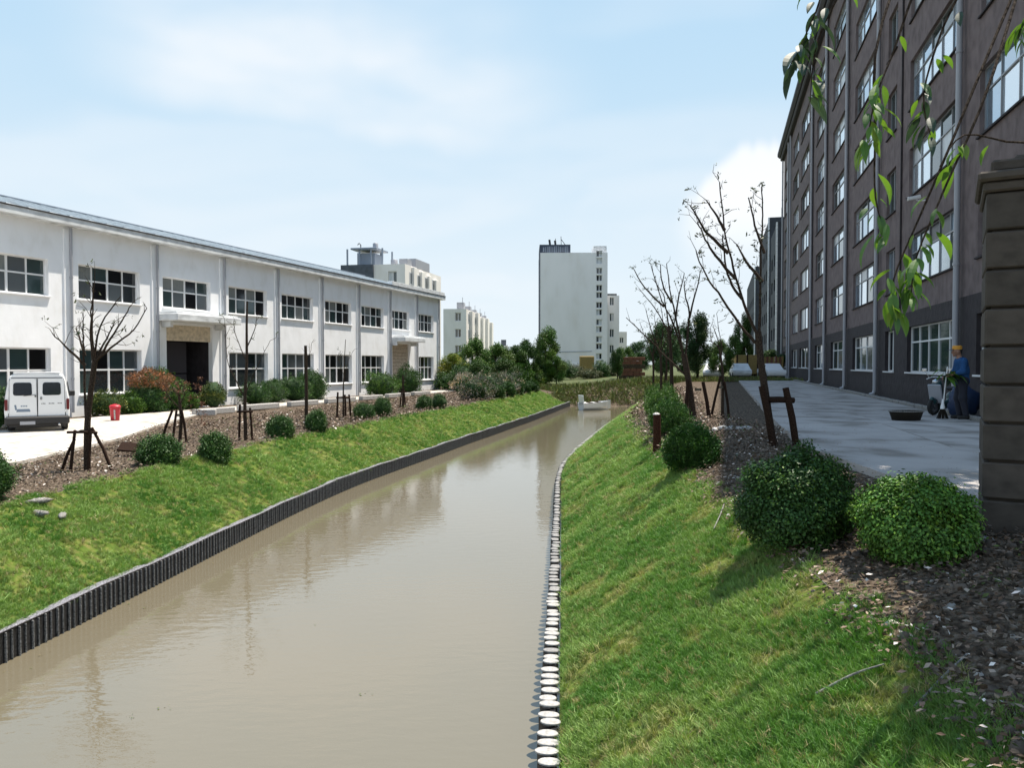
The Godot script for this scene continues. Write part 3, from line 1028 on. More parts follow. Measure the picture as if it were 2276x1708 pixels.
func slab(par: Node3D, l: Array, r: Array, a: float, b2: float, d0: float, d1: float, y: float, m: Material, tone := 0.0) -> void:
	var gap := 0.007
	var b := B.new()
	var p := []
	for e in [[a, d0 + gap], [b2, d0 + gap], [b2, d1 - gap], [a, d1 - gap]]:
		var x0 := along(l, e[1])
		var x1 := along(r, e[1])
		p.append(V(lerpf(x0, x1, e[0]) + (gap if e[0] == a else -gap), y, e[1]))
	b.quad(p[0], p[1], p[2], p[3])
	for k in 4:
		var q: Vector3 = p[k]
		var s: Vector3 = p[(k + 1) % 4]
		b.quad(q - Vector3(0, 0.2, 0), s - Vector3(0, 0.2, 0), s, q)
	obj("concrete_slab", b, m, par)

func make_roads() -> void:
	var t := Node3D.new()
	t.name = "right_road"
	t.set_meta("kind", "structure")
	add_child(t)
	var d := 2.0
	var k := 0
	while d < 62.0:
		for h in 2:
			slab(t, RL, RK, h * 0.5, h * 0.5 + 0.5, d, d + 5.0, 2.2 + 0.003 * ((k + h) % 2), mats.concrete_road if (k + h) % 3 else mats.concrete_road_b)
		d += 5.0
		k += 1
	t = Node3D.new()
	t.name = "left_road"
	t.set_meta("kind", "structure")
	add_child(t)
	var lw := []
	for e in [2.0, 62.0]: lw.append([e, -18.9 + 0.332 * (e - 28.3) + 1.75])
	d = 2.0
	while d < 62.0:
		for h in 2:
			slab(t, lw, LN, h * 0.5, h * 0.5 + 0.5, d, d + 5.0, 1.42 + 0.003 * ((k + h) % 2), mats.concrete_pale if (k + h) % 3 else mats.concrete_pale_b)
		d += 5.0
		k += 1
	# the sunlit cross road past the end of the right building
	var c := B.new()
	c.box(V(34, 2.13, 72), Vector3(30, 0.12, 11))
	struct("cross_road", c, mats.concrete_pale)
	# kerb of short stones between road and right building
	var kb := thing("kerb", "rough pale kerb of short stones along the foot of the brown building", "kerb")
	d = 15.5
	while d < 62.0:
		var p := V(along(RK, d) + 0.12, 2.19, d)
		var q := V(along(RK, d + 0.95) + 0.12, 2.19, d + 0.95)
		var ax := (q - p).normalized()
		var s := B.new()
		s.box(Vector3.ZERO, Vector3(p.distance_to(q) - 0.03, 0.2 + rng.randf() * 0.03, 0.13), Basis(Vector3.UP, rng.randf_range(-0.03, 0.03)), 0.02)
		obj("kerb_stone", s, mats.stone_grey, kb, (p + q) / 2, Basis(ax, Vector3.UP, ax.cross(Vector3.UP)).orthonormalized())
		d += 1.0

func make_left_building() -> void:
	var ax := Vector3(0.3151, 0, -0.949).normalized()
	var t := thing("factory_building", "long white two storey factory with rows of dark windows and pale eave", "building", BL_O, Basis(ax, Vector3.UP, ax.cross(Vector3.UP)))
	var bay := 4.636
	var n := 10
	var w := bay * n
	var holes := []
	var up := []
	var lo := []
	var doors := []
	for i in n:
		var x := i * bay
		var u := Rect2(x + 0.55, 4.80, 3.25 if i < 8 else 2.9, 1.44)
		up.append(u); holes.append(u)
		if i == 3: doors.append(Rect2(x + 0.75, 0.0, 3.15, 4.0))
		elif i == 8: doors.append(Rect2(x + 0.55, 0.0, 2.9, 3.7))
		else:
			var g := Rect2(x + 0.55, 0.85, 3.3 if i < 8 else 2.9, 1.9)
			lo.append(g); holes.append(g)
	var b := B.new()
	wall(b, 0, -0.2, w, 7.88, holes + doors, 0.24)
	b.quad(Vector3(w, -0.2, 0), Vector3(w, -0.2, -15), Vector3(w, 7.68, -15), Vector3(w, 7.68, 0))
	b.quad(Vector3(0, -0.2, -15), Vector3(0, -0.2, 0), Vector3(0, 7.68, 0), Vector3(0, 7.68, -15))
	b.quad(Vector3(w, -0.2, -15), Vector3(0, -0.2, -15), Vector3(0, 7.68, -15), Vector3(w, 7.68, -15))
	for x in [0.0, w]:
		b.tri(Vector3(x, 7.68, 0), Vector3(x, 7.68, -15), Vector3(x, 9.9, -7.5)) 
	obj("wall", b, mats.plaster_white, t)
	for i in range(0, n + 1):
		var pil := B.new()
		pil.box(Vector3(clampf(i * bay, 0.16, w - 0.16), 3.7, 0.02), Vector3(0.32, 7.7, 0.07))
		obj("pilaster", pil, mats.plaster_white, t)
	var ro := B.new()
	ro.quad(Vector3(-0.4, 8.0, 0.46), Vector3(w + 0.4, 8.0, 0.46), Vector3(w + 0.4, 10.05, -7.5), Vector3(-0.4, 10.05, -7.5))
	ro.quad(Vector3(w + 0.4, 8.0, -15.4), Vector3(-0.4, 8.0, -15.4), Vector3(-0.4, 10.05, -7.5), Vector3(w + 0.4, 10.05, -7.5))
	var rf := obj("roof", ro, mats.metal_roof, t)
	var seams := B.new()
	for k in int(w / 0.9): seams.box(Vector3(k * 0.9, 9.03, -3.49), Vector3(0.04, 0.04, 8.2), Basis(Vector3.RIGHT, 0.2496))
	obj("roof_seams", seams, mats.metal_roof, rf)
	var ridge := B.new()
	ridge.box(Vector3(w / 2, 10.07, -7.5), Vector3(w + 0.8, 0.05, 0.3))
	obj("ridge_cap", ridge, mats.louvre, rf)
	var f := B.new()
	f.box(Vector3(w / 2, 7.82, 0.21), Vector3(w + 0.8, 0.30, 0.46), Basis.IDENTITY, 0.015)
	obj("fascia", f, mats.fascia, t)
	var gu := B.new()
	gu.box(Vector3(w / 2, 7.985, 0.44), Vector3(w + 0.82, 0.05, 0.08), Basis.IDENTITY, 0.01)
	obj("gutter", gu, mats.gutter, t)
	var par := B.new()
	par.box(Vector3(w - bay, 8.15, 0.23), Vector3(2 * bay + 0.5, 0.3, 0.4), Basis.IDENTITY, 0.01)
	obj("parapet", par, mats.fascia, t)
	for i in n + 1:
		var p := B.new()
		var x := i * bay + (0.1 if i < n else -0.25)
		p.tube([Vector3(x, 0.15, 0.13), Vector3(x, 7.62, 0.13)], [0.055, 0.055], 10)
		for y in [1.5, 3.6, 5.6]: p.lathe(Vector3(x, y, 0.13), [[0.066, 0], [0.07, 0.03], [0.066, 0.06]], 10)
		obj("downpipe", p, mats.pipe_grey, t)
	var gl := [mats.pane_dark, mats.pane_dark, mats.pane_teal, mats.pane_teal, mats.pane_grey, mats.pane_black, mats.pane_blind]
	for r in up: window(t, r, 0.24, 4, 0.56, mats.frame_white, gl, 0.055)
	for r in lo: window(t, r, 0.24, 4, 0.54, mats.frame_white, [mats.pane_dark, mats.pane_teal, mats.pane_grey, mats.pane_black], 0.06)
	for r in up + lo:
		var sl := B.new()
		sl.box(Vector3(r.position.x + r.size.x / 2, r.position.y - 0.03, 0.03), Vector3(r.size.x + 0.1, 0.06, 0.12), Basis.IDENTITY, 0.01)
		obj("sill", sl, mats.plaster_white, t)
	# big doorway: recess, stained lintel, half raised dark door
	for k in 2:
		var r: Rect2 = doors[k]
		var x0 := r.position.x
		var x1 := r.end.x
		var hh := r.size.y
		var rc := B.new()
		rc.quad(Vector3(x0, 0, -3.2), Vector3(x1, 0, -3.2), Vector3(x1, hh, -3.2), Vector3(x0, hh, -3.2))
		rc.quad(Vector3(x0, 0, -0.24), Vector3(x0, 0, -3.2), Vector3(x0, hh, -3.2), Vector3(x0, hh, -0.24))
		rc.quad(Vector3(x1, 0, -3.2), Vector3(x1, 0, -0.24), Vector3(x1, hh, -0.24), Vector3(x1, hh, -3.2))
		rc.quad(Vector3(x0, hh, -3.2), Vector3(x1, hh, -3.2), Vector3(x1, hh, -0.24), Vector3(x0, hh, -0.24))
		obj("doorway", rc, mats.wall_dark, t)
		var li := B.new()
		if k == 0:
			li.box(Vector3((x0 + x1) / 2, 3.62, -0.18), Vector3(x1 - x0, 0.76, 0.1))
			obj("lintel_panel", li, mat("lintel_tan", Color(0.75, 0.64, 0.48), 0.85, tex.grey, Vector3.ONE * 0.6), t)
			for j in 2:
				var lf := B.new()
				lf.box(Vector3(x0 + 1.2 if j == 0 else x0 + 1.2, 0.85 + 1.6 * j, -0.9), Vector3(2.2, 1.55, 0.06), Basis.IDENTITY, 0.02)
				obj("door_panel", lf, mats.eave_dark, t)
		else:
			var ys := 0.95
			while ys < 3.7:
				var lf := B.new()
				lf.box(Vector3((x0 + x1) / 2, ys + 0.13, -0.16), Vector3(x1 - x0, 0.25, 0.05), Basis.IDENTITY, 0.02)
				obj("shutter_slat", lf, mat("shutter_tan", Color(0.58, 0.50, 0.40), 0.8, tex.grey, Vector3.ONE * 0.6), t)
				ys += 0.26
		var ca := B.new()
		var ch := 4.3 if k == 0 else 4.0
		ca.box(Vector3((x0 + x1) / 2 + 0.05, ch, 0.62), Vector3(bay - 0.1 if k == 0 else 3.6, 0.34, 1.2), Basis.IDENTITY, 0.03)
		ca.box(Vector3((x0 + x1) / 2 + 0.05, ch + 0.22, 0.58), Vector3(bay - 0.3 if k == 0 else 3.3, 0.1, 1.0), Basis.IDENTITY, 0.02)
		ca.box(Vector3(x1 + 0.25, ch - 0.3, 0.3), Vector3(0.18, 0.3, 0.5))
		ca.box(Vector3(x0 - 0.25, ch - 0.3, 0.3), Vector3(0.18, 0.3, 0.5))
		obj("canopy", ca, mats.fascia, t)

func make_right_building() -> void:
	var ax := Vector3(-0.2607, 0, 0.9654).normalized()
	var ba := Basis(ax, Vector3.UP, ax.cross(Vector3.UP))
	var t := thing("brown_building", "tall brown seven storey building with dark ground floor and grey pipes", "building", BR_O, ba)
	var w := 70.2
	var top := 23.9
	# x, width, columns, transom split
	var cols := [[1.2, 4.2, 2, 0.0], [11.0, 5.2, 2, 0.0], [18.4, 6.0, 2, 0.0], [25.2, 1.4, 1, 0.0], [29.4, 5.6, 3, 0.68], [37.6, 5.7, 3, 0.68], [45.7, 6.2, 4, 0.68], [53.8, 1.7, 2, 0.0], [57.7, 6.1, 5, 0.66], [65.6, 3.7, 3, 0.66]]
	var low := []
	var high := []
	for c in cols:
		low.append(Rect2(c[0], 1.1, c[1], 1.65))
		for k in 6:
			high.append(Rect2(c[0], 4.25 + 3.2 * k, c[1], 1.78))
	var b := B.new()
	wall(b, 0, 3.3, w, top - 3.3, high, 0.18)
	closed_back(b, w, top, 14.0, 3.3)
	obj("wall", b, mats.wall_brown, t)
	b = B.new()
	wall(b, 0, -0.3, w, 3.6, low, 0.2)
	closed_back(b, w, 3.29, 13.99, -0.3)
	obj("base_storey", b, mats.wall_dark, t)
	var gd := [mats.pane_dark, mats.pane_teal, mats.pane_teal, mats.pane_grey]
	var gp := [mats.pane_blue, mats.pane_pale, mats.pane_pale, mats.pane_curtain, mats.pane_teal]
	for i in cols.size():
		var c: Array = cols[i]
		window(t, low[i], 0.2, c[2], c[3], mats.frame_white, gd, 0.048)
		for k in 6:
			var g := gp if not (i == 9) else [mats.pane_blue, mats.pane_pale]
			if i == 7 or i == 3: g = [mats.pane_teal, mats.pane_blue, mats.pane_dark]
			if i == 8 and k == 0: g = [mats.pane_blue, mats.pane_teal, mats.pane_black, mats.pane_pale]
			window(t, high[i * 6 + k], 0.18, c[2], c[3], mats.frame_grey, g, 0.04)
	for r in low + high:
		var si := B.new()
		si.box(Vector3(r.position.x + r.size.x / 2, r.position.y - 0.02, 0.02), Vector3(r.size.x + 0.12, 0.05, 0.1))
		obj("sill", si, mats.wall_dark if r.position.y > 3.0 else mats.frame_white, t)
	for x in [0.2, 7.25, 9.6, 27.7, 35.6, 44.1, 52.6, 64.3]:
		var p := B.new()
		p.tube([Vector3(x, 0.2, 0.16), Vector3(x, 12.0, 0.16), Vector3(x, top - 0.1, 0.16)], [0.085, 0.085, 0.085], 10)
		var y := 1.2
		while y < top:
			p.lathe(Vector3(x, y, 0.16), [[0.1, 0], [0.105, 0.04], [0.1, 0.08]], 10)
			y += 3.0
		p.tube([Vector3(x, 0.25, 0.16), Vector3(x, 0.12, 0.2), Vector3(x, 0.06, 0.36)], [0.085, 0.085, 0.08], 10)
		obj("downpipe", p, mats.pipe_grey, t)
	for x in [7.0, 27.45, 35.3, 43.75, 52.2, 56.6, 63.95]:
		var pl := B.new()
		pl.box(Vector3(x, 13.6, 0.03), Vector3(0.09, 20.5, 0.07))
		obj("wall_joint", pl, mats.wall_dark, t)
	var e := B.new()
	e.box(Vector3(w / 2, top + 0.3, -6.4), Vector3(w + 0.9, 0.7, 14.2), Basis.IDENTITY, 0.2)
	e.box(Vector3(w / 2, top - 0.2, 0.15), Vector3(w + 0.6, 0.35, 0.5), Basis.IDENTITY, 0.1)
	obj("eave", e, mats.eave_dark, t)
	var cam2 := thing("security_camera", "small white security camera on the brown wall under a wide window", "camera", BR_O + ba * Vector3(60.4, 6.95, 0.0), ba)
	var cb := B.new()
	cb.box(Vector3(0, 0, 0.42), Vector3(0.12, 0.12, 0.42), Basis(Vector3.RIGHT, 0.15), 0.02)
	obj("housing", cb, mats.frame_white, cam2)
	var cm := B.new()
	cm.tube([Vector3(0, -0.1, 0.0), Vector3(0, -0.1, 0.3), Vector3(0, -0.05, 0.36)], [0.025, 0.025, 0.025], 8)
	obj("bracket", cm, mats.frame_white, cam2)
	var ln := B.new()
	ln.lathe(Vector3(0, -0.02, 0.64), [[0.0, 0.0], [0.045, 0.0], [0.045, 0.02], [0.0, 0.02]], 12)
	obj("lens", ln, mats.black_plastic, cam2)

func block(called: String, label: String, x: float, d: float, turn: float, w: float, h: float, deep: float, m: Material, cols: Array, rows: Array, size: Vector2, side_cols: Array, y0: float, group := "") -> Node3D:  # front faces the camera when turn = 0; x, d: front left corner
	var t := thing(called, label, "building", V(x, y0, d), Basis(Vector3.UP, turn), group)
	var b := B.new()
	var holes := []
	for c in cols:
		for r in rows: holes.append(Rect2(c, r, size.x, size.y))
	wall(b, 0, -0.3, w, h + 0.3, holes, 0.25)
	closed_back(b, w, h, deep, -0.3)
	obj("wall", b, m, t)
	for r in holes: window(t, r, 0.25, 2, 0.0, mats.frame_white, [mats.pane_dark, mats.pane_grey, mats.pane_teal, mats.pane_curtain], 0.07)
	# right-hand side: frames, panes and sills standing proud
	for c in side_cols:
		for r in rows:
			var f := B.new()
			f.box(Vector3(w + 0.03, r + size.y / 2, -c), Vector3(0.06, size.y + 0.15, size.x + 0.15))
			var win := obj("window", f, mats.frame_white, t)
			var g := B.new()
			g.box(Vector3(w + 0.05, r + size.y / 2, -c - size.x * 0.25), Vector3(0.04, size.y - 0.1, size.x / 2 - 0.1))
			g.box(Vector3(w + 0.05, r + size.y / 2, -c + size.x * 0.25), Vector3(0.04, size.y - 0.1, size.x / 2 - 0.1))
			obj("pane", g, mats.pane_grey, win)
	return t

func make_far_buildings() -> void:
	# plain white slab tower at the end of the canal
	var rows := []
	for k in 7: rows.append_array([1.0 + 2.75 * k + 0.3, 1.0 + 2.75 * k + 1.45])
	var t := block("tower_block", "tall plain white tower block with one column of small windows", 4.55, 124.0, -0.02, 10.8, 19.6, 12.0, mats.tower_wall, [9.0], rows, Vector2(0.95, 0.95), [], 1.9)
	var b := B.new()
	b.box(Vector3(2.4, 20.3, -5.5), Vector3(5.0, 1.5, 9.0))
	var tk := obj("roof_housing", b, mats.navy, t)
	for k in 14:
		var s := B.new()
		s.box(Vector3(0.55 + k * 0.3, 20.25, -0.96), Vector3(0.12 if k % 3 else 0.2, rng.randf_range(0.7, 1.1), 0.06))
		obj("louvre", s, mats.louvre, tk)
	b = B.new()
	b.box(Vector3(9.7, 20.2, -3.0), Vector3(2.1, 1.2, 4.0))
	obj("stair_head", b, mats.fascia, t)
	b = B.new()
	b.box(Vector3(-0.06, 9.8, -6.0), Vector3(0.1, 20.2, 11.6))
	obj("side_cladding", b, mats.navy, t)
	b = B.new()
	b.box(Vector3(4.6, 0.75, 0.12), Vector3(9.0, 1.9, 0.22))
	obj("plinth", b, mats.apartment_wall, t)
	b = B.new()
	b.tube([Vector3(1.7, 3.6, 0.12), Vector3(8.3, 3.75, 0.12)], [0.035, 0.035], 6)
	obj("cable", b, mats.louvre, t)
	for k in 3:
		b = B.new()
		var x := [1.7, 2.6, 3.5][k] as float
		b.tube([Vector3(x, 21.0, -3), Vector3(x - 0.05, 22.0 + k * 0.35, -3)], [0.05, 0.05], 6)
		if k < 2: b.box(Vector3(x - 0.1, 21.7, -3), Vector3(0.35, 1.0 - 0.3 * k, 0.15), Basis(Vector3.BACK, 0.12), 0.05)
		else: b.tube([Vector3(x, 22.2, -3), Vector3(x + 0.8, 21.1, -3)], [0.06, 0.06], 6)
		obj("antenna", b, mats.gutter, t)
	var wr := []
	for k in 5: wr.append(0.9 + 2.6 * k)
	t = block("tower_block", "low white wing just right of the tall tower block", 15.45, 126.0, -0.02, 2.1, 12.9, 9.0, mats.tower_wall, [0.55], wr, Vector2(0.7, 1.3), [], 1.9)
	b = B.new()
	b.box(Vector3(0.9, 13.1, -3), Vector3(1.8, 0.4, 4))
	obj("roof_tank", b, mats.pane_grey, t)
	t = block("apartment_block", "small far white house right of the low tower wing", 19.0, 150.0, 0.0, 3.4, 8.0, 8.0, mats.apartment_wall, [0.6, 2.0], [1.0, 3.6, 5.8], Vector2(0.8, 1.1), [], 1.9)
	b = B.new()
	b.box(Vector3(1.2, 8.4, -3), Vector3(1.2, 0.9, 2.0))
	obj("roof_hut", b, mats.apartment_wall, t)
	# block rising behind the factory
	rows = []
	for k in 4: rows.append(2.6 + 2.9 * k)
	t = block("apartment_block", "pale apartment block behind the factory with a steel roof frame", -19.4, 88.0, -0.22, 7.6, 13.4, 13.0, mats.apartment_wall, [1.0, 5.6], rows, Vector2(1.0, 1.3), [2.0, 4.6, 7.2, 10.0], 1.4)
	b = B.new()
	b.box(Vector3(1.9, 11.6, 0.12), Vector3(3.9, 3.64, 0.3))
	obj("grey_panel", b, mats.apartment_grey, t)
	for k in 4:
		b = B.new()
		b.box(Vector3(7.66, 7.5, -1.4 - 2.7 * k - 1.2), Vector3(0.5, 11.6 - k * 0.4, 1.1), Basis.IDENTITY, 0.05)
		obj("balcony_stack", b, mats.apartment_wall, t)
	b = B.new()
	for x in [0.2, 1.7, 3.1, 4.5]:
		for z in [-1.0, -4.0]: b.box(Vector3(x, 14.4, z), Vector3(0.16, 2.0, 0.16))
	b.box(Vector3(2.3, 15.4, -2.5), Vector3(3.2, 0.22, 3.6), Basis.IDENTITY, 0.05)
	b.box(Vector3(2.4, 14.2, -2.6), Vector3(1.9, 1.5, 2.2))
	obj("roof_frame", b, mats.louvre, t)
	b = B.new()
	b.lathe(Vector3(3.0, 15.5, -2.6), [[0.32, 0], [0.32, 0.7], [0.0, 0.85]], 12)
	obj("water_tank", b, mats.pipe_grey, t)
	b = B.new()
	b.tube([Vector3(1.2, 15.5, -2.5), Vector3(1.2, 16.1, -2.5), Vector3(1.0, 16.3, -2.5), Vector3(0.8, 16.1, -2.5)], [0.06, 0.06, 0.06, 0.06], 6)
	obj("roof_pipe", b, mats.gutter, t)
	b = B.new()
	b.box(Vector3(6.9, 13.8, -2.0), Vector3(1.0, 0.7, 1.4)); b.lathe(Vector3(5.7, 13.4, -1.6), [[0.4, 0], [0.4, 0.7], [0, 0.8]], 12); b.box(Vector3(7.2, 13.9, -6.0), Vector3(0.8, 1.1, 5.0))
	obj("roof_plant", b, mats.pipe_grey, t)
	# row of flats further off
	rows = []
	for k in 4: rows.append(1.2 + 2.75 * k)
	var side := []
	for k in 9: side.append(3.0 + 4.8 * k)
	t = block("apartment_block", "far row of pale flats with stepped bays above the garden trees", -11.6, 130.0, -0.07, 3.9, 11.5, 46.0, mats.apartment_wall, [2.0], rows, Vector2(1.0, 1.4), side, 1.4)
	for k in 5:
		b = B.new()
		b.box(Vector3(3.95, 5.6 + 0.2 * (k % 2), -5.4 - 9.0 * k), Vector3(1.0, 11.6 + 0.3 * (k % 2), 3.0), Basis.IDENTITY, 0.05)
		obj("stair_bay", b, mats.apartment_wall, t)
		b = B.new()
		b.box(Vector3(2.6, 12.1, -3.0 - 9.0 * k), Vector3(1.2, 1.3, 2.0)); b.tube([Vector3(3.0, 12, -2 - 9.0 * k), Vector3(3.0, 13.6, -2 - 9.0 * k)], [0.05, 0.05], 5)
		obj("roof_hut", b, mats.pipe_grey, t)
	t = block("apartment_block", "lower far house at the right end of the row of flats", -5.6, 182.0, 0.0, 4.6, 6.6, 10.0, mats.apartment_wall, [0.8, 2.8], [1.2, 3.9], Vector2(1.0, 1.4), [], 1.4)
	b = B.new()
	b.box(Vector3(3.6, 7.2, -2.0), Vector3(1.2, 1.6, 2.0))
	obj("roof_hut", b, mats.apartment_grey, t)
	# dark blocks beyond the brown building, on the same line
	var ax := Vector3(-0.2607, 0, 0.9654).normalized()
	var ba := Basis(ax, Vector3.UP, ax.cross(Vector3.UP))
	for q in [[105.0, 13.0, 18.5, "dark grey block with a pale corner pipe just past the brown building"], [136.0, 29.0, 22.0, "long dark block in shade, second beyond the brown building"], [196.0, 48.0, 20.5, "farthest dark block at the end of the right hand row"]]:
		var d: float = q[0]
		t = thing("shaded_block", q[3], "building", V(6.9 + 0.27 * d, 2.1, d), ba, "dark blocks beyond the brown building")
		b = B.new()
		var w: float = q[1]
		var holes := []
		for i in int(w / 5.0):
			for k in 6:
				if 3.4 + 3.1 * k + 1.6 < q[2]: holes.append(Rect2(1.6 + 5.0 * i, 1.4 + 3.1 * k, 2.4, 1.5))
		wall(b, 0, -0.3, w, q[2] + 0.3, holes, 0.25)
		closed_back(b, w, q[2], 12.0, -0.3)
		obj("wall", b, mats.block_dark, t)
		for r in holes: window(t, r, 0.25, 2, 0.0, mats.pipe_grey, [mats.pane_dark, mats.pane_teal, mats.pane_grey], 0.07)
		b = B.new()
		b.box(Vector3(w - 0.3, q[2] / 2, 0.1), Vector3(0.6, q[2], 0.18))
		obj("corner_strip", b, mats.fascia, t)
		b = B.new()
		b.box(Vector3(w * 0.7, q[2] + 0.6, -3.0), Vector3(3.0, 1.3, 3.0)); b.tube([Vector3(w * 0.8, q[2], -2), Vector3(w * 0.8, q[2] + 2.4, -2)], [0.06, 0.06], 5)
		obj("roof_hut", b, mats.block_dark, t)

const DARKG := Color(0.026, 0.078, 0.017)
const MIDG := Color(0.048, 0.125, 0.022)

func make_plants_left() -> void:
	var lab := ["clipped dark green ball shrub cut by the left edge of the picture", "wide dark clipped shrub beside the staked tree nearest the van", "round dark clipped shrub, second along the left bank", "round clipped shrub just past the thin staked tree on the left bank", "small round clipped shrub beside the dark bare pole trunk", "left one of a touching pair of dark ball shrubs on the left bank", "taller right one of a touching pair of ball shrubs on the left bank", "left one of the farthest pair of low ball shrubs on the left bank", "right one of the farthest pair of low ball shrubs on the left bank"]
	var sp := [[-8.3, 12.0, 0.48, 0.5], [-7.65, 16.6, 0.52, 0.40], [-6.95, 17.9, 0.40, 0.42], [-6.8, 22.5, 0.45, 0.40], [-6.25, 24.5, 0.36, 0.42], [-5.85, 30.3, 0.50, 0.40], [-5.3, 31.4, 0.46, 0.52], [-4.2, 36.6, 0.52, 0.42], [-3.55, 37.4, 0.55, 0.48]]
	for i in sp.size():
		var p: Array = sp[i]
		shrub("ball_shrub", lab[i], V(p[0], gh(p[0], p[1]) - 0.02, p[1]), Vector3(p[2], p[3], p[2] * 0.95) * 0.8, "l%d" % (i % 4) if i > 2 else "ln%d" % i, 1500 if i < 5 else 900, DARKG, "clipped ball shrubs along the left bank", 0.045)
	# street trees
	var g := "pruned bare trees along the left bank"
	var T := Vector3(-8.65, 1.38, -15.5)
	bare_tree("pruned_tree", "dark bare pruned tree with many upright limbs, staked beside the van", T, [[0.05, -0.1], [0.06, 0.79], [0.12, 1.39], [0.24, 2.23]], [0.078, 0.06],
		[[[0.05, 0.5], [0.04, 1.75], [0.04, 2.45], [0.05, 2.83], [0.07, 3.07]], [[0.2, 2.2], [0.14, 2.66], [0.16, 3.19], [0.21, 3.77]], [[0.24, 2.2], [0.23, 2.66], [0.31, 3.19], [0.38, 3.6]], [[0.24, 2.2], [0.45, 2.66], [0.58, 3.0]], [[0.24, 2.15], [0.5, 2.52], [0.81, 3.0], [1.02, 3.31]], [[0.26, 2.2], [0.59, 2.45], [1.1, 2.83], [1.39, 3.24]], [[0.04, 2.3], [-0.13, 2.66], [-0.27, 2.88]], [[0.04, 2.1], [-0.23, 2.42], [-0.5, 2.75]], [[0.2, 2.1], [0.35, 2.9], [0.75, 3.5]]], 0.036, 60, g)
	stakes("brown tripod stakes tied round the bare tree nearest the van", T, 0.9, 0.032, [Vector3(-0.45, 0, 0.1), Vector3(-0.16, 0, 0.25), Vector3(0.17, 0, 0.2), Vector3(0.62, 0, 0.05)], 0.3, "tree stakes", [Vector3(-0.15, 0.62, 0.08), Vector3(-0.15, 0.8, 0.06), Vector3(0.17, 0.85, 0.06), Vector3(0.18, 0.85, 0.05)])
	T = V(-7.5, 1.38, 21.6)
	bare_tree("pruned_tree", "thin straight bare tree before the first big doorway of the factory", T, [[0.0, -0.1], [-0.02, 1.0], [0.04, 2.2], [0.05, 3.2], [0.07, 3.9]], [0.062, 0.03],
		[[[-0.02, 1.2], [-0.3, 1.75], [-0.48, 2.3], [-0.52, 3.4]], [[0.0, 1.3], [0.3, 2.1], [0.6, 2.8]], [[0.04, 2.2], [-0.25, 2.9], [-0.32, 3.3]], [[0.05, 2.6], [0.25, 3.1], [0.3, 3.5]]], 0.022, 30, g)
	stakes("two upright wooden stakes beside the thin tree before the doorway", T, 0.95, 0.033, [Vector3(-0.18, 0, 0.05), Vector3(0.15, 0, -0.1)], 0.22, "tree stakes", [Vector3(-0.15, 1.0, 0.03), Vector3(0.1, 0.9, -0.06)])
	T = V(-6.85, 1.38, 25.5)
	bare_tree("pruned_tree", "dark topped pole trunk without limbs by a small ball shrub", T, [[0, -0.1], [0.02, 1.2], [0.0, 2.75]], [0.075, 0.055], [[[0.0, 2.2], [0.12, 2.5], [0.14, 2.7]]], 0.015, 0, g)
	T = V(-6.55, 1.38, 29.8)
	bare_tree("pruned_tree", "slender bare sapling with three stakes in front of a factory window", T, [[0, -0.1], [0.0, 1.0], [0.03, 1.9], [0.1, 3.1]], [0.045, 0.012], [[[0.02, 1.5], [0.15, 2.2], [0.3, 2.6]], [[0.02, 1.7], [-0.2, 2.3], [-0.25, 2.6]]], 0.014, 12, g)
	stakes("three brown stakes standing round the slender sapling on the left bank", T, 1.0, 0.04, [Vector3(-0.24, 0, 0.1), Vector3(0.12, 0, 0.16), Vector3(0.26, 0, -0.15)], 0.26, "tree stakes", [Vector3(-0.2, 1.05, 0.06), Vector3(0.08, 0.95, 0.08), Vector3(0.2, 0.95, -0.1)])
	T = V(-5.4, 1.38, 38.0)
	bare_tree("pruned_tree", "short stump of a trunk before the second factory doorway", T, [[0, -0.1], [0.01, 0.8], [0.0, 1.6]], [0.07, 0.05], [[[0.0, 1.2], [0.1, 1.5], [0.12, 1.7]]], 0.02, 10, g)
	stakes("stakes bound to the short stump before the second doorway", T, 0.9, 0.035, [Vector3(-0.15, 0, 0.1), Vector3(0.14, 0, 0.1)], 0.2, "tree stakes")
	# withered staked shrub near the doorway
	T = V(-9.2, 1.38, 21.2)
	bare_tree("withered_sapling", "withered sapling with reddish brown leaves, staked at the road edge", T, [[0, -0.1], [0.05, 0.6], [0.0, 1.3]], [0.06, 0.04], [[[0.02, 0.9], [-0.25, 1.2], [-0.35, 1.35]], [[0.02, 1.0], [0.2, 1.3], [0.4, 1.45]], [[0.0, 1.1], [0.0, 1.4], [0.1, 1.6]], [[0.02, 0.8], [0.3, 1.0], [0.42, 0.75]]], 0.02, 220, "", 0.3, Color(0.10, 0.055, 0.035))
	stakes("splayed pale stakes round the withered brown sapling", T, 0.85, 0.035, [Vector3(-0.5, 0, 0.1), Vector3(-0.1, 0, 0.25), Vector3(0.25, 0, 0.1)], 0.0, "tree stakes")
	# planting at the foot of the factory
	var ax := Vector3(0.3151, 0, -0.949).normalized()
	var at := func(s: float, out: float) -> Vector3:
		return BL_O + ax * s + ax.cross(Vector3.UP) * out
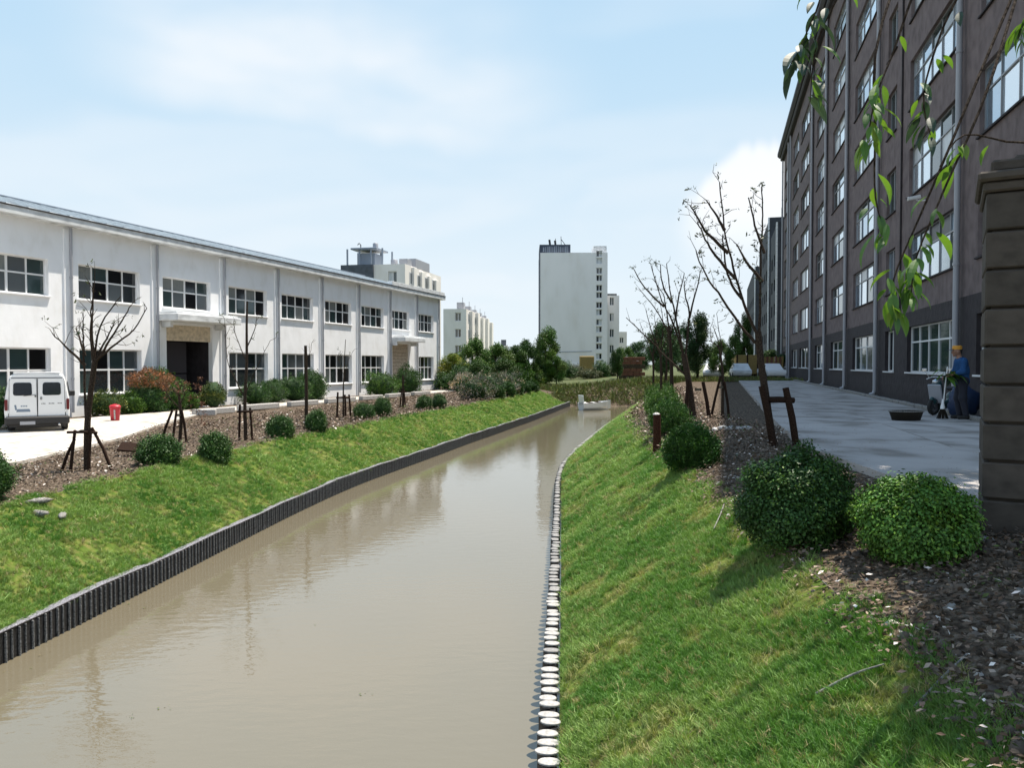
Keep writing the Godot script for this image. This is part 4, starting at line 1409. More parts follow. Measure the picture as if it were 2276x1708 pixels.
	var hb := [["leafy_bush", "mid green bush under the factory window behind the red bin", 13.0, 0.9, 1.0, 1.0, MIDG], ["leafy_bush", "low green bush at the wall corner right of the van", 10.2, 0.95, 0.7, 0.55, Color(0.06, 0.10, 0.03)], ["leafy_bush", "low bright green plants left of the red bin", 11.3, 1.0, 0.6, 0.45, Color(0.05, 0.12, 0.025)], ["leafy_bush", "bushy green plants right of the red bin", 13.9, 1.0, 0.85, 0.8, Color(0.045, 0.11, 0.025)], ["ball_shrub", "small bright green ball shrub by the first doorway", 14.9, 1.15, 0.42, 0.42, Color(0.06, 0.14, 0.03)], ["leafy_bush", "dark bush standing against the left jamb of the first doorway", 16.1, 1.4, 0.7, 0.75, DARKG]]
	for q in hb:
		var p: Vector3 = at.call(q[2], q[3])
		shrub(q[0], q[1], Vector3(p.x, 1.36, p.z), Vector3(q[4], q[5], q[4] * 0.8), "fb%.2f" % q[4], 700, q[6], "plants at the foot of the factory", 0.07, 0.3)
	shrub("leafy_bush", "dark leafy bush at the left edge of the picture beside the van", V(-16.75, 1.4, 24.6), Vector3(0.75, 0.7, 0.7), "vanbush", 800, DARKG, "", 0.06, 0.28)
	var p2: Vector3 = at.call(12.4, 1.0)
	var big := shrub("topped_shrub", "tall dark shrub with a withered brown top beside the red bin", Vector3(p2.x, 1.36, p2.z), Vector3(0.85, 0.7, 0.75), "fbig", 900, DARKG, "", 0.06, 0.25)
	var br := put_scatter("withered_top", ball_foliage("fbrown", 800, Vector3(0.85, 0.42, 0.75), leaf_cluster("shrubleaf%.3f" % 0.06, 9, 0.06, 0.03, 0.09), Color(0.17, 0.095, 0.05), 0.25), leafmat("leaf_shrub"), big)
	br.position = Vector3(0.1, 1.45, 0)
	for k in 3:
		var p: Vector3 = at.call(19.6 + 1.7 * k, 1.2)
		shrub("hedge", ["left end of the dark hedge under the factory window", "middle of the dark hedge under the factory window", "right end of the dark hedge under the factory window"][k], Vector3(p.x, 1.36, p.z), Vector3(1.05, 0.62 + 0.08 * k, 0.6), "hedge%d" % k, 900, DARKG, "hedge before the factory", 0.06, 0.22)
	for q in [["bushy dark shrub between hedge and white barrel", 24.9, 1.3, 0.75, 0.9, DARKG], ["pom shaped green shrub before the seventh factory bay", 31.3, 2.4, 1.05, 0.85, MIDG], ["loose dark shrub left of the second doorway", 34.9, 2.6, 0.9, 1.0, DARKG], ["dark shrub beyond the second doorway at the factory corner", 42.8, 3.6, 1.0, 1.15, DARKG]]:
		var p: Vector3 = at.call(q[1], q[2])
		shrub("leafy_bush", q[0], Vector3(p.x, 1.36, p.z), Vector3(q[3], q[4], q[3]), "fs%.2f" % q[3], 800, q[5], "plants at the foot of the factory", 0.09, 0.3)
	for q in [["pale blossoming shrub at the factory corner, left one", 41.2, 4.4, 0.9, 0.75], ["pale blossoming shrub at the factory corner, right one", 43.6, 5.4, 1.0, 0.7]]:
		var p: Vector3 = at.call(q[1], q[2])
		shrub("blossom_shrub", q[0], Vector3(p.x, 1.36, p.z), Vector3(q[3], q[4], q[3]), "white%.2f" % q[3], 600, Color(0.42, 0.42, 0.40), "blossoming shrubs", 0.1, 0.3)
	for k in 4:
		var d := 46.0 + 3.5 * k
		var x := xl(d) - 3.2 - 0.3 * (k % 2)
		shrub("blossom_shrub", ["first", "second", "third", "last"][k] + " greyish white blossoming shrub in the row beyond the factory corner", V(x, gh(x, d), d), Vector3(0.95, 0.75 + 0.1 * (k % 2), 0.9), "grey%d" % (k % 2), 600, Color(0.22, 0.23, 0.22), "blossoming shrubs", 0.1, 0.35)

func make_plants_right() -> void:
	var lab := ["big bright green clipped shrub nearest the gate pier", "big dark shaded shrub beside the near bright shrub", "dark green ball shrub behind the red brown post", "low wide green shrub behind the ball shrub with the post", "third green shrub up the right bank, under the first bare tree", "fourth green shrub up the right bank", "farthest green shrub on the right bank"]
	var sp := [[3.33, 6.3, 0.42, 0.34, 5200, Color(0.055, 0.15, 0.024)], [2.74, 7.35, 0.53, 0.47, 4800, DARKG], [3.04, 13.0, 0.46, 0.39, 2600, Color(0.024, 0.078, 0.015)], [3.72, 18.0, 0.5, 0.40, 1800, Color(0.035, 0.10, 0.022)], [4.35, 22.0, 0.5, 0.42, 1400, MIDG], [5.0, 25.5, 0.52, 0.42, 1000, MIDG], [5.7, 29.5, 0.6, 0.45, 900, MIDG]]
	for i in sp.size():
		var p: Array = sp[i]
		var y := gh(p[0], p[1])
		shrub("clipped_shrub", lab[i], V(p[0], y - 0.03, p[1]), Vector3(p[2], p[3], p[2] * 0.92), "r%d" % i, p[4], p[5], "clipped shrubs along the right bank", 0.032 if i < 2 else 0.042, 0.2)
	var g := "pruned bare trees along the right bank"
	bare_tree("pruned_tree", "tall bare leaning tree held by two thick stakes at the shaded road", V(4.72, 2.05, 13.5), [[0.0, -0.15], [-0.13, 0.13], [-0.26, 0.93], [-0.35, 1.52], [-0.4, 2.03]], [0.085, 0.066],
		[[[-0.4, 1.95], [-0.61, 2.41], [-0.76, 2.85], [-0.91, 3.44], [-1.0, 3.87], [-1.08, 4.65]], [[-0.68, 2.6], [-0.86, 2.85], [-0.97, 3.26], [-1.0, 3.75]], [[-0.38, 1.8], [-0.58, 2.0], [-0.99, 2.61], [-1.26, 3.03], [-1.43, 3.5]], [[-0.38, 1.8], [-0.36, 2.35], [-0.33, 2.94], [-0.3, 3.67], [-0.26, 4.11], [-0.27, 4.62]], [[-1.0, 3.8], [-1.12, 4.05], [-1.3, 4.35]], [[-0.93, 3.4], [-1.27, 3.73], [-1.45, 4.02], [-1.58, 4.26]], [[-0.8, 2.95], [-1.15, 3.35], [-1.33, 3.64], [-1.47, 3.95]], [[-0.3, 3.4], [-0.45, 3.9], [-0.55, 4.4]], [[-0.33, 2.9], [-0.6, 3.3], [-0.72, 3.6]]], 0.04, 170, g, 0.3, Color(0.05, 0.075, 0.045))
	stakes("two thick round stakes with a cross rail at the leaning tree", V(4.62, 2.05, 13.35), 1.0, 0.062, [Vector3(-0.12, 0, 0.22), Vector3(0.3, 0, 0.16)], 0.26, "tree stakes", [Vector3(-0.32, 1.08, 0.12), Vector3(0.1, 1.05, 0.1)])
	bare_tree("pruned_tree", "thick bare tree forking into a fan of limbs on the right bank", V(4.85, 2.0, 20.0), [[0.02, -0.15], [-0.12, 0.15], [-0.24, 1.0], [-0.38, 1.78]], [0.12, 0.085],
		[[[-0.38, 1.7], [-0.62, 2.8], [-0.76, 3.41], [-0.87, 4.1]], [[-0.38, 1.75], [-0.71, 2.67], [-0.97, 3.15], [-1.26, 4.05]], [[-0.3, 1.2], [-0.88, 1.75], [-1.28, 2.19], [-1.85, 2.74]], [[-0.35, 1.6], [-0.23, 2.8], [-0.32, 3.28], [-0.34, 3.7]], [[-0.24, 2.7], [-0.06, 3.41], [0.05, 3.95]], [[-0.6, 2.7], [-0.52, 3.32], [-0.41, 3.86]], [[-0.7, 3.1], [-0.95, 3.6], [-1.0, 4.1]], [[-0.9, 3.0], [-1.4, 3.5], [-1.7, 4.0]]], 0.04, 90, g, 0.4)
	stakes("weathered stakes leaning on the fan shaped bare tree", V(4.85, 2.0, 20.0), 1.0, 0.05, [Vector3(0.3, 0, 0.1), Vector3(-0.4, 0, 0.2)], 0.0, "tree stakes", [Vector3(0.1, 1.05, 0.1), Vector3(-0.28, 1.1, 0.1)])
	bare_tree("pruned_tree", "slim bare tree standing left behind the fan shaped one", V(6.3, 2.0, 30.0), [[0.0, -0.15], [-0.06, 0.6], [-0.08, 1.5], [-0.18, 3.0]], [0.11, 0.07], [[[-0.18, 2.9], [-0.33, 3.7], [-0.45, 4.2], [-0.9, 4.8]], [[-0.16, 2.7], [-0.7, 3.7], [-1.3, 4.5]], [[-0.15, 2.5], [0.1, 3.4], [0.2, 4.1]]], 0.045, 60, g, 0.4)
	bare_tree("pruned_tree", "small bare tree with props at the edge of the shaded road", V(5.45, 2.05, 20.3), [[0.12, -0.1], [0.12, 0.43], [0.12, 1.17], [0.05, 1.74]], [0.05, 0.035], [[[0.06, 1.7], [0.0, 1.92], [-0.17, 2.09], [-0.17, 2.45]], [[0.06, 1.7], [0.0, 2.09], [-0.11, 2.5]], [[0.07, 1.6], [0.11, 1.92], [0.05, 2.27], [-0.01, 2.8]]], 0.022, 24, g)
	stakes("thin dark props of the small bare tree at the road edge", V(5.5, 2.05, 20.3), 1.0, 0.035, [Vector3(-0.3, 0, 0.1), Vector3(0.25, 0, 0.05)], 0.0, "tree stakes", [Vector3(0.0, 1.15, 0.05), Vector3(0.1, 1.0, 0.04)])
	for k in 3:
		var d := 25.0 + 7.0 * k
		var x := xr(d) + 3.0 - 0.4 * (k % 2)
		bare_tree("pruned_tree", ["near", "middle", "far"][k] + " bare sapling of the three receding behind the fan shaped tree", V(x, 2.0, d), [[0, -0.1], [0.03, 1.0], [0.0, 2.0]], [0.06, 0.04], [[[0, 1.8], [-0.3, 2.6], [-0.5, 3.3]], [[0, 1.9], [0.1, 2.8], [0.0, 3.6]], [[0, 1.9], [0.3, 2.5], [0.5, 3.1]]], 0.03, 60, g)

func make_far_plants() -> void:
	var y := 1.36
	var L := [[-5.1, 66.0, 3.0, 3.2, 0, Color(0.13, 0.20, 0.03), "yellow green young tree right at the factory corner"], [-3.6, 70.0, 4.3, 4.2, 1, MIDG, "green tree second from the factory corner"], [-1.6, 74.0, 4.0, 4.4, 2, MIDG, "broad green tree in the middle of the garden row"], [0.2, 77.0, 3.9, 4.0, 3, DARKG, "dark green tree before the far flats"], [1.7, 79.0, 4.4, 3.8, 1, DARKG, "dark green tree left of the tall garden tree"], [3.6, 82.0, 5.7, 4.2, 4, MIDG, "tallest garden tree, just left of the white tower"], [4.6, 80.0, 2.9, 3.0, 2, MIDG, "low bush tree at the foot of the white tower"], [-0.4, 66.0, 2.6, 3.6, 3, DARKG, "low dark tree nearest the bank end"], [-2.8, 62.0, 2.4, 3.0, 0, DARKG, "low dark tree beside the blossoming shrubs"]]
	for q in L:
		leafy_tree("garden_tree", q[6], V(q[0], y - 0.05, q[1]), q[2], q[3], q[4], q[5], "garden trees beyond the factory")
	for k in 8:
		var d := 64.0 + 2.6 * k
		shrub("leafy_bush", ["leftmost", "second", "third", "fourth", "fifth", "sixth", "seventh", "rightmost"][k] + " bush of the understorey below the garden trees", V(-5.0 + 1.15 * k, 1.36, d), Vector3(1.5, 0.8 + 0.2 * (k % 3), 1.2), "under%d" % (k % 4), 600, [DARKG, MIDG, Color(0.07, 0.14, 0.03)][k % 3], "understorey bushes", 0.13, 0.35)
	y = 2.0
	var R := [[10.7, 78.0, 3.0, 1.9, 2, DARKG, "round topiary tree right of the tower"], [16.0, 96.0, 4.2, 4.6, 1, Color(0.03, 0.085, 0.035), "blue green tree right of the topiary tree"], [18.0, 92.0, 4.6, 4.4, 3, MIDG, "green tree left of the brown scrubby tree"], [15.9, 66.0, 5.6, 3.6, 4, Color(0.022, 0.065, 0.02), "dark tree behind the limbs of the fan shaped bare tree"], [18.9, 70.0, 3.6, 3.0, 0, MIDG, "green tree low between the bare trees"], [22.0, 96.0, 3.4, 4.4, 3, Color(0.03, 0.08, 0.035), "distant hazy green tree down the right road"], [23.2, 80.0, 4.4, 3.0, 2, DARKG, "dark dense tree over the ochre crate"], [23.9, 79.0, 6.2, 2.4, 4, DARKG, "tall narrow tree against the dark blocks"], [27.8, 83.0, 2.9, 4.4, 1, DARKG, "wide low dark tree before the dark blocks"], [12.9, 88.0, 3.4, 3.2, 0, MIDG, "small green tree just over the brick wall"]]
	for q in R:
		leafy_tree("park_tree", q[6], V(q[0], y - 0.05, q[1]), q[2], q[3], q[4], q[5], "trees at the end of the right road")
	leafy_tree("scrubby_tree", "brownish scrubby tree behind the slim bare tree", V(12.6, 2.0, 63.0), 4.6, 4.2, 1, Color(0.085, 0.095, 0.05), "")
	# low dark shrubs along the far left bank
	for k in 5:
		var d := 48.0 + 3.0 * k
		var x := xl(d) - 2.4
		shrub("ball_shrub", ["nearest", "second", "third", "fourth", "farthest"][k] + " of five low dark shrubs on the far end of the left bank", V(x, gh(x, d), d), Vector3(0.6, 0.5, 0.6), "far%d" % (k % 2), 500, DARKG, "clipped ball shrubs along the left bank", 0.07, 0.2)
	for k in 7:
		var x := 5.2 + 1.55 * k
		shrub("leafy_bush", ["leftmost", "second", "third", "middle", "fifth", "sixth", "rightmost"][k] + " low bush in the uneven line at the foot of the white tower", V(x, 1.75, 96.0 + 2.0 * (k % 3)), Vector3(1.2, 0.55 + 0.25 * ((k * 2) % 3), 1.0), "tower%d" % (k % 3), 450, DARKG if k % 2 else Color(0.06, 0.08, 0.035), "bushes at the foot of the tower", 0.14, 0.35)
	# scrub over the end bank
	var xf := []
	var ti := []
	for i in 7500:
		var d := rng.randf_range(END + 0.5, END + 13.0)
		var x := rng.randf_range(1.0, 24.0)
		if x < xl(d) - 1.5 and d < END + 5: continue
		var h := gh(x, d)
		if h < 0.05: continue
		xf.append(Transform3D(Basis(Vector3.UP, rng.randf() * TAU).scaled(Vector3(1, rng.randf_range(0.6, 1.3), 1) * rng.randf_range(0.6, 1.4)), V(x, h, d)))
		ti.append(leaf_tint(Color(0.095, 0.15, 0.05), 0.45, 0.4) if rng.randf() < 0.85 else leaf_tint(Color(0.13, 0.10, 0.07), 0.4))
	scatter("scrub", leaf_cluster("scrubleaf", 12, 0.34, 0.05, 0.22, 1.2), leafmat("leaf_tree"), xf, ti)

# the tree over the near right bank: trunk out of frame, twigs with leaves hang into view
func make_near_tree() -> void:
	var t := thing("overhanging_tree", "leafy tree beside the gate pier with long leaves hanging into view", "tree", V(5.9, 2.05, 6.9))
	var o := t.position
	var b := B.new()
	b.tube(smooth([Vector3(0, -0.1, 0), Vector3(-0.1, 2.0, 0.1), Vector3(-0.3, 4.0, 0.2), Vector3(-0.6, 6.2, 0.4)]), radii(13, 0.17, 0.07), 12)
	obj("trunk", b, mats.bark, t)
	var ends := [V(3.6, 7.9, 6.8), V(5.3, 8.6, 5.0), V(7.2, 9.8, 10.6), V(4.6, 8.8, 8.6), V(2.6, 7.2, 4.6)]
	for e in ends:
		b = B.new()
		var s := Vector3(-0.3, 4.0, 0.2)
		var f: Vector3 = e - o
		b.tube(smooth([s, s.lerp(f, 0.5) + Vector3(0, 0.4, 0), f]), radii(9, 0.06, 0.02), 8)
		obj("limb", b, mats.bark, t)
	var lobes := []
	for q in [[V(4.8, 8.6, 8.9), 0.62], [V(5.0, 8.0, 5.6), 0.8], [V(5.4, 8.2, 5.0), 0.8], [V(5.8, 8.4, 5.6), 0.9], [V(6.4, 8.9, 6.6), 0.9], [V(6.7, 8.6, 5.6), 1.0], [V(5.1, 8.1, 6.2), 0.65], [V(4.9, 7.7, 4.6), 0.55], [V(6.0, 9.2, 7.4), 0.8], [V(4.75, 8.2, 5.5), 0.6], [V(5.5, 8.3, 6.5), 0.6], [V(5.2, 8.5, 5.1), 0.7], [V(6.9, 10.1, 10.8), 0.9], [V(7.7, 10.0, 11.2), 0.9], [V(6.6, 9.8, 9.4), 0.8]]:
		lobes.append([(q[0] as Vector3) - o, Vector3(1, 0.6, 1) * float(q[1])])
	put_scatter("crown", crown_foliage("nearcrown", lobes, 380, leaf_cluster("nearleaf", 7, 0.16, 0.05, 0.14, -0.3), MIDG), leafmat("leaf_near", 0.4, 0.7), t)
	var lm := []
	for k in 4:
		var lf := B.new()
		var ln := 0.125 + 0.02 * k
		var wd := 0.044 + 0.01 * (k % 2)
		var pr := []
		for j in 8:
			var u := j / 7.0
			var w := wd * 0.5 * pow(sin(PI * pow(u, 0.75)), 0.9) + 0.0006
			var c := Vector3(0, -ln * u, 0.03 * (0.5 + 0.3 * k) * sin(u * 2.2))
			pr.append([c + Vector3(-w, 0, w * 0.35), c, c + Vector3(w, 0, w * 0.35)])
		for j in 7:
			for h in 2:
				lf.quad(pr[j + 1][h], pr[j + 1][h + 1], pr[j][h + 1], pr[j][h])
		lm.append(lf.mesh())
	var cols := [Color(0.012, 0.035, 0.018), Color(0.022, 0.068, 0.013), Color(0.048, 0.12, 0.015), Color(0.11, 0.165, 0.02)]
	var lmats := []
	for k in 4:
		var m := mat("hang_leaf_%d" % k, cols[k], 0.6)
		m.backlight_enabled = true
		m.backlight = Color(0.36, 0.5, 0.12) if k else Color(0.15, 0.22, 0.12)
		lmats.append(m)
	# start in the crown, then bend points down into the view; last number: leaves, then which tints
	var twigs := [
		[[V(3.1, 7.3, 4.6), V(1.9, 6.2, 3.7), V(1.35, 5.25, 3.2), V(1.25, 4.95, 3.2), V(1.14, 4.72, 3.2)], 26, [0, 0, 0, 1]],
		[[V(3.1, 7.3, 4.6), V(2.0, 6.2, 3.8), V(1.45, 5.2, 3.3), V(1.3, 4.88, 3.3), V(1.27, 4.62, 3.3)], 11, [1, 2, 0, 1]],
		[[V(3.3, 7.3, 4.7), V(2.4, 6.3, 3.9), V(1.75, 5.2, 3.3), V(1.6, 4.82, 3.25), V(1.5, 4.6, 3.2), V(1.47, 4.42, 3.2)], 22, [2, 1, 2, 3]],
		[[V(3.3, 7.3, 4.7), V(2.3, 6.2, 3.8), V(1.95, 5.3, 3.2), V(1.78, 4.9, 3.2), V(1.7, 4.62, 3.2), V(1.73, 4.45, 3.2)], 16, [0, 1, 0, 1]],
		[[V(3.3, 7.2, 4.8), V(2.2, 6.0, 3.9), V(1.62, 5.0, 3.4), V(1.55, 4.5, 3.3), V(1.53, 4.2, 3.25), V(1.56, 4.02, 3.2)], 12, [2, 3, 2, 1]],
		[[V(3.4, 7.2, 4.7), V(2.7, 6.0, 3.9), V(2.05, 4.75, 3.3), V(1.8, 4.25, 3.2), V(1.68, 3.95, 3.2), V(1.66, 3.8, 3.2)], 26, [2, 1, 2, 2]],
		[[V(3.4, 7.2, 4.7), V(2.75, 6.0, 3.9), V(2.0, 4.65, 3.4), V(1.75, 4.15, 3.3), V(1.61, 3.86, 3.25), V(1.6, 3.72, 3.2)], 18, [1, 2, 1, 3]],
		[[V(3.4, 7.4, 4.8), V(2.9, 6.3, 3.8), V(2.3, 5.4, 3.2), V(2.1, 5.0, 3.1), V(2.02, 4.8, 3.1)], 22, [2, 1, 2, 1]],
		[[V(3.4, 7.2, 4.7), V(2.8, 5.6, 3.8), V(2.3, 4.55, 3.3), V(2.1, 4.42, 3.2), V(1.87, 4.45, 3.2), V(1.77, 4.32, 3.2)], 7, [3, 2, 1, 2]]]
	for q in twigs:
		var pts := []
		for p in q[0]: pts.append((p as Vector3) - o)
		var s := smooth(pts)
		b = B.new()
		b.tube(s, radii(s.size(), 0.011, 0.002), 6)
		var tg := obj("hanging_twig", b, mats.bark, t)
		var n := s.size()
		var lc := int(q[1] * 1.1)
		for k in lc:
			var i := int(lerpf(n * 0.55, n - 1.0, sqrt(float(k) / lc)))
			var yaw := rng.randf() * TAU
			var open := rng.randf_range(0.08, 0.62)
			var ba := Basis(Vector3.UP, yaw) * Basis(Vector3.RIGHT, -open)
			var out: Vector3 = ba * Vector3(0, -1, 0)
			var lp: Vector3 = s[i] + out * 0.02 + Vector3(rng.randfn(), rng.randfn(), rng.randfn()) * 0.014
			obj("leaf", lm[rng.randi() % 4], lmats[q[2][rng.randi() % 4]], tg, lp, ba * Basis(Vector3.UP, rng.randf_range(-0.8, 0.8)).scaled(Vector3.ONE * rng.randf_range(0.42, 0.82)))

func make_gate_pier() -> void:
	var t := thing("gate_pier", "big dark grey pier of grooved stone courses at the right edge", "gate pier", V(3.92, 2.06, 6.38), Basis(Vector3.UP, -0.52))
	var w := 0.95
	var y := 0.0
	for k in 9:
		var h := 0.318
		var b := B.new()
		b.box(Vector3(w / 2, y + h / 2, -w / 2), Vector3(w, h - 0.022, w), Basis.IDENTITY, 0.012)
		obj("stone_course", b, mats.pier_stone if k % 2 else mats.pier_stone_b, t)
		y += h
	var core := B.new()
	core.box(Vector3(w / 2, y / 2, -w / 2), Vector3(w - 0.1, y, w - 0.1))
	obj("mortar_core", core, mats.pier_stone_b, t)
	var c := B.new()
	c.box(Vector3(w / 2, y + 0.04, -w / 2), Vector3(w + 0.05, 0.08, w + 0.05), Basis.IDENTITY, 0.015)
	c.box(Vector3(w / 2, y + 0.125, -w / 2), Vector3(w + 0.13, 0.08, w + 0.13), Basis.IDENTITY, 0.02)
	c.box(Vector3(w / 2, y + 0.22, -w / 2), Vector3(w - 0.06, 0.1, w - 0.06), Basis.IDENTITY, 0.02)
	c.box(Vector3(w / 2, y + 0.3, -w / 2), Vector3(w - 0.4, 0.06, w - 0.4), Basis.IDENTITY, 0.02)
	obj("cap_stone", c, mats.pier_stone, t)
	var p := B.new()
	p.box(Vector3(w / 2 + 0.1, -0.12, -w / 2 + 0.02), Vector3(w + 0.24, 0.26, w + 0.34), Basis.IDENTITY, 0.03)
	obj("plinth", p, mats.stone_grey, t)

func make_van() -> void:
	var f := Vector3(-0.5, 0, -0.866)  # where the nose points
	var z := -f
	var ba := Basis(Vector3.UP.cross(z), Vector3.UP, z)
	var t := thing("delivery_van", "white panel van parked with its twin rear doors towards the canal", "van", V(-14.72, 1.43, 23.8), ba)
	var half := [[0.0, 0.28], [0.78, 0.28], [0.85, 0.36], [0.87, 0.62], [0.86, 0.95], [0.83, 1.15], [0.76, 1.58], [0.71, 1.72], [0.60, 1.79], [0.0, 1.82]]
	var secs := [[0.0, 0.965, 1.79], [-0.05, 1.0, 1.82], [-1.4, 1.0, 1.84], [-2.5, 1.0, 1.82], [-2.95, 0.98, 1.70], [-3.45, 0.97, 1.16], [-3.95, 0.93, 1.02], [-4.12, 0.86, 0.9], [-4.16, 0.82, 0.86]]
	var b := B.new()
	var ring := []
	for s in secs:
		var r := []
		for k in half.size() * 2 - 2:
			var q: Array = half[k] if k < half.size() else half[half.size() * 2 - 2 - k]
			var sx := 1.0 if k < half.size() else -1.0
			var y: float = q[1]
			if y > 0.8: y = 0.8 + (y - 0.8) * (s[2] - 0.8) / 1.02
			r.append(Vector3(q[0] * s[1] * sx, y, s[0]))
		ring.append(r)
	var m: int = ring[0].size()
	for i in secs.size() - 1:
		for k in m:
			b.quad(ring[i + 1][k], ring[i + 1][(k + 1) % m], ring[i][(k + 1) % m], ring[i][k])
	for k in range(1, m - 1):
		b.tri(ring[0][0], ring[0][k], ring[0][k + 1])
		b.tri(ring[-1][0], ring[-1][k + 1], ring[-1][k])
	obj("body", b, mats.white_paint, t)
	for s in [-1.0, 1.0]:
		b = B.new()
		b.poly(rrect(0.375 * s, 1.03, 0.725, 1.22, 0.07, 0.06), -0.02, 0.022)
		var dr := obj("rear_door", b, mats.white_paint, t)
		dr.set_meta("label", "left rear door with a faded blue grey sticker" if s < 0 else "right rear door with a small dark emblem and lettering")
		b = B.new()
		b.poly(rrect(0.385 * s, 1.315, 0.50, 0.40, 0.07, 0.05), 0.015, 0.03)
		obj("window", b, mat("van_glass", Color(0.012, 0.017, 0.028), 0.08, null, Vector3.ONE, null, 1, 0.6), dr)
		b = B.new()
		for y in [0.62, 1.25]: b.box(Vector3(0.755 * s, y, 0.02), Vector3(0.03, 0.09, 0.03), Basis.IDENTITY, 0.006)
		obj("hinge", b, mats.white_paint, dr)
		if s > 0:
			b = B.new()
			b.poly(rrect(0.10, 1.02, 0.05, 0.095, 0.024), 0.02, 0.032)
			obj("emblem", b, mats.gutter, dr)
			b = B.new()
			b.poly(rrect(0.10, 1.02, 0.022, 0.06, 0.01), 0.03, 0.036)
			obj("emblem_centre", b, mats.chrome, dr)
			b = B.new()
			for k in 14:
				if k in [3, 4, 9, 10]: continue
				b.box(Vector3(0.115 + 0.04 * k, 0.855 + 0.003 * (k % 2), 0.024), Vector3(0.026, 0.03 if k % 3 else 0.022, 0.004))
			obj("lettering", b, mats.gutter, dr)
		else:
			b = B.new()
			b.poly(rrect(-0.37, 0.655, 0.38, 0.09, 0.02, 0.15), 0.02, 0.025)
			b.box(Vector3(-0.57, 0.75, 0.023), Vector3(0.05, 0.16, 0.004), Basis(Vector3.BACK, 0.15))
			for k in 4: b.box(Vector3(-0.42 + 0.045 * k, 0.79, 0.023), Vector3(0.03, 0.045, 0.004))
			obj("sticker", b, mat("sticker", Color(0.16, 0.21, 0.28), 0.5), dr)
		b = B.new()
		b.poly(rrect(0.815 * s, 0.83, 0.085, 0.34, 0.025), -0.05, 0.018)
		obj("tail_light", b, mats.lamp_red, t)
		b = B.new()
		b.box(Vector3(0.93 * s, 1.08, -2.75), Vector3(0.2, 0.19, 0.09), Basis.IDENTITY, 0.03)
		obj("mirror", b, mats.black_plastic, t)
		b = B.new()
		b.box(Vector3(0.835 * s, 1.30, -2.35), Vector3(0.03, 0.42, 0.75), Basis(Vector3.BACK, 0.16 * s), 0.01)
		b.box(Vector3(0.835 * s, 1.32, -1.2), Vector3(0.03, 0.36, 0.95), Basis(Vector3.BACK, 0.16 * s), 0.01)
		obj("side_window", b, mats.pane_dark, t)
		b = B.new()
		b.box(Vector3(0.875 * s, 0.62, -2.0), Vector3(0.02, 0.09, 3.6), Basis.IDENTITY, 0.008)
		obj("side_strip", b, mats.black_plastic, t)
		for zz in [-0.62, -3.3]:
			var hub := Node3D.new()
			hub.name = numbered(t, "wheel")
			t.add_child(hub)
			hub.transform = Transform3D(Basis(Vector3.BACK, -PI / 2 * s), Vector3(0.72 * s, 0.3, zz))
			b = B.new()
			b.lathe(Vector3.ZERO, [[0.19, -0.09], [0.28, -0.095], [0.3, -0.06], [0.3, 0.06], [0.28, 0.095], [0.19, 0.09]], 24)
			obj("tyre", b, mats.rubber, hub)
			b = B.new()
			b.lathe(Vector3.ZERO, [[0.2, 0.02], [0.19, 0.085], [0.14, 0.07], [0.0, 0.08]], 20)
			obj("rim", b, mats.pipe_grey, hub)
	b = B.new()
	b.box(Vector3(0, 1.03, 0.004), Vector3(0.03, 1.2, 0.02)); b.box(Vector3(0, 1.655, 0.002), Vector3(1.35, 0.022, 0.02)); b.box(Vector3(0, 0.41, 0.002), Vector3(1.46, 0.02, 0.02))
	for s in [-1.0, 1.0]: b.box(Vector3(0.735 * s, 1.03, 0.002), Vector3(0.016, 1.2, 0.02), Basis(Vector3.BACK, 0.035 * s))
	obj("door_seal", b, mats.gutter, t)
	b = B.new()
	b.box(Vector3(-0.2, 1.12, 0.04), Vector3(0.32, 0.012, 0.012), Basis(Vector3.BACK, 0.1)); b.box(Vector3(-0.05, 1.09, 0.035), Vector3(0.04, 0.04, 0.03))
	obj("wiper", b, mats.black_plastic, t)
	b = B.new()
	b.box(Vector3(0, 0.34, 0.02), Vector3(1.72, 0.27, 0.2), Basis.IDENTITY, 0.05)
	b.box(Vector3(0, 0.20, -0.1), Vector3(1.5, 0.16, 0.2), Basis.IDENTITY, 0.03)
	obj("rear_bumper", b, mats.black_plastic, t)
	b = B.new()
	b.box(Vector3(-0.26, 0.27, 0.125), Vector3(0.4, 0.1, 0.01))
	obj("number_plate", b, mats.pipe_grey, t)
	b = B.new()
	b.lathe(Vector3(0.58, 0.16, 0.06), [[0.0, 0], [0.04, 0.0], [0.04, 0.08], [0, 0.08]], 12)
	obj("exhaust_end", b, mats.chrome, t)
	b = B.new()
	b.box(Vector3(0, 1.82, -0.15), Vector3(1.25, 0.035, 0.3), Basis.IDENTITY, 0.012)
	obj("roof_lip", b, mats.white_paint, t)
	b = B.new()
	b.quad(Vector3(-0.66, 1.2, -3.46), Vector3(-0.62, 1.66, -3.02), Vector3(0.62, 1.66, -3.02), Vector3(0.66, 1.2, -3.46))
	obj("windscreen", b, mats.pane_dark, t)

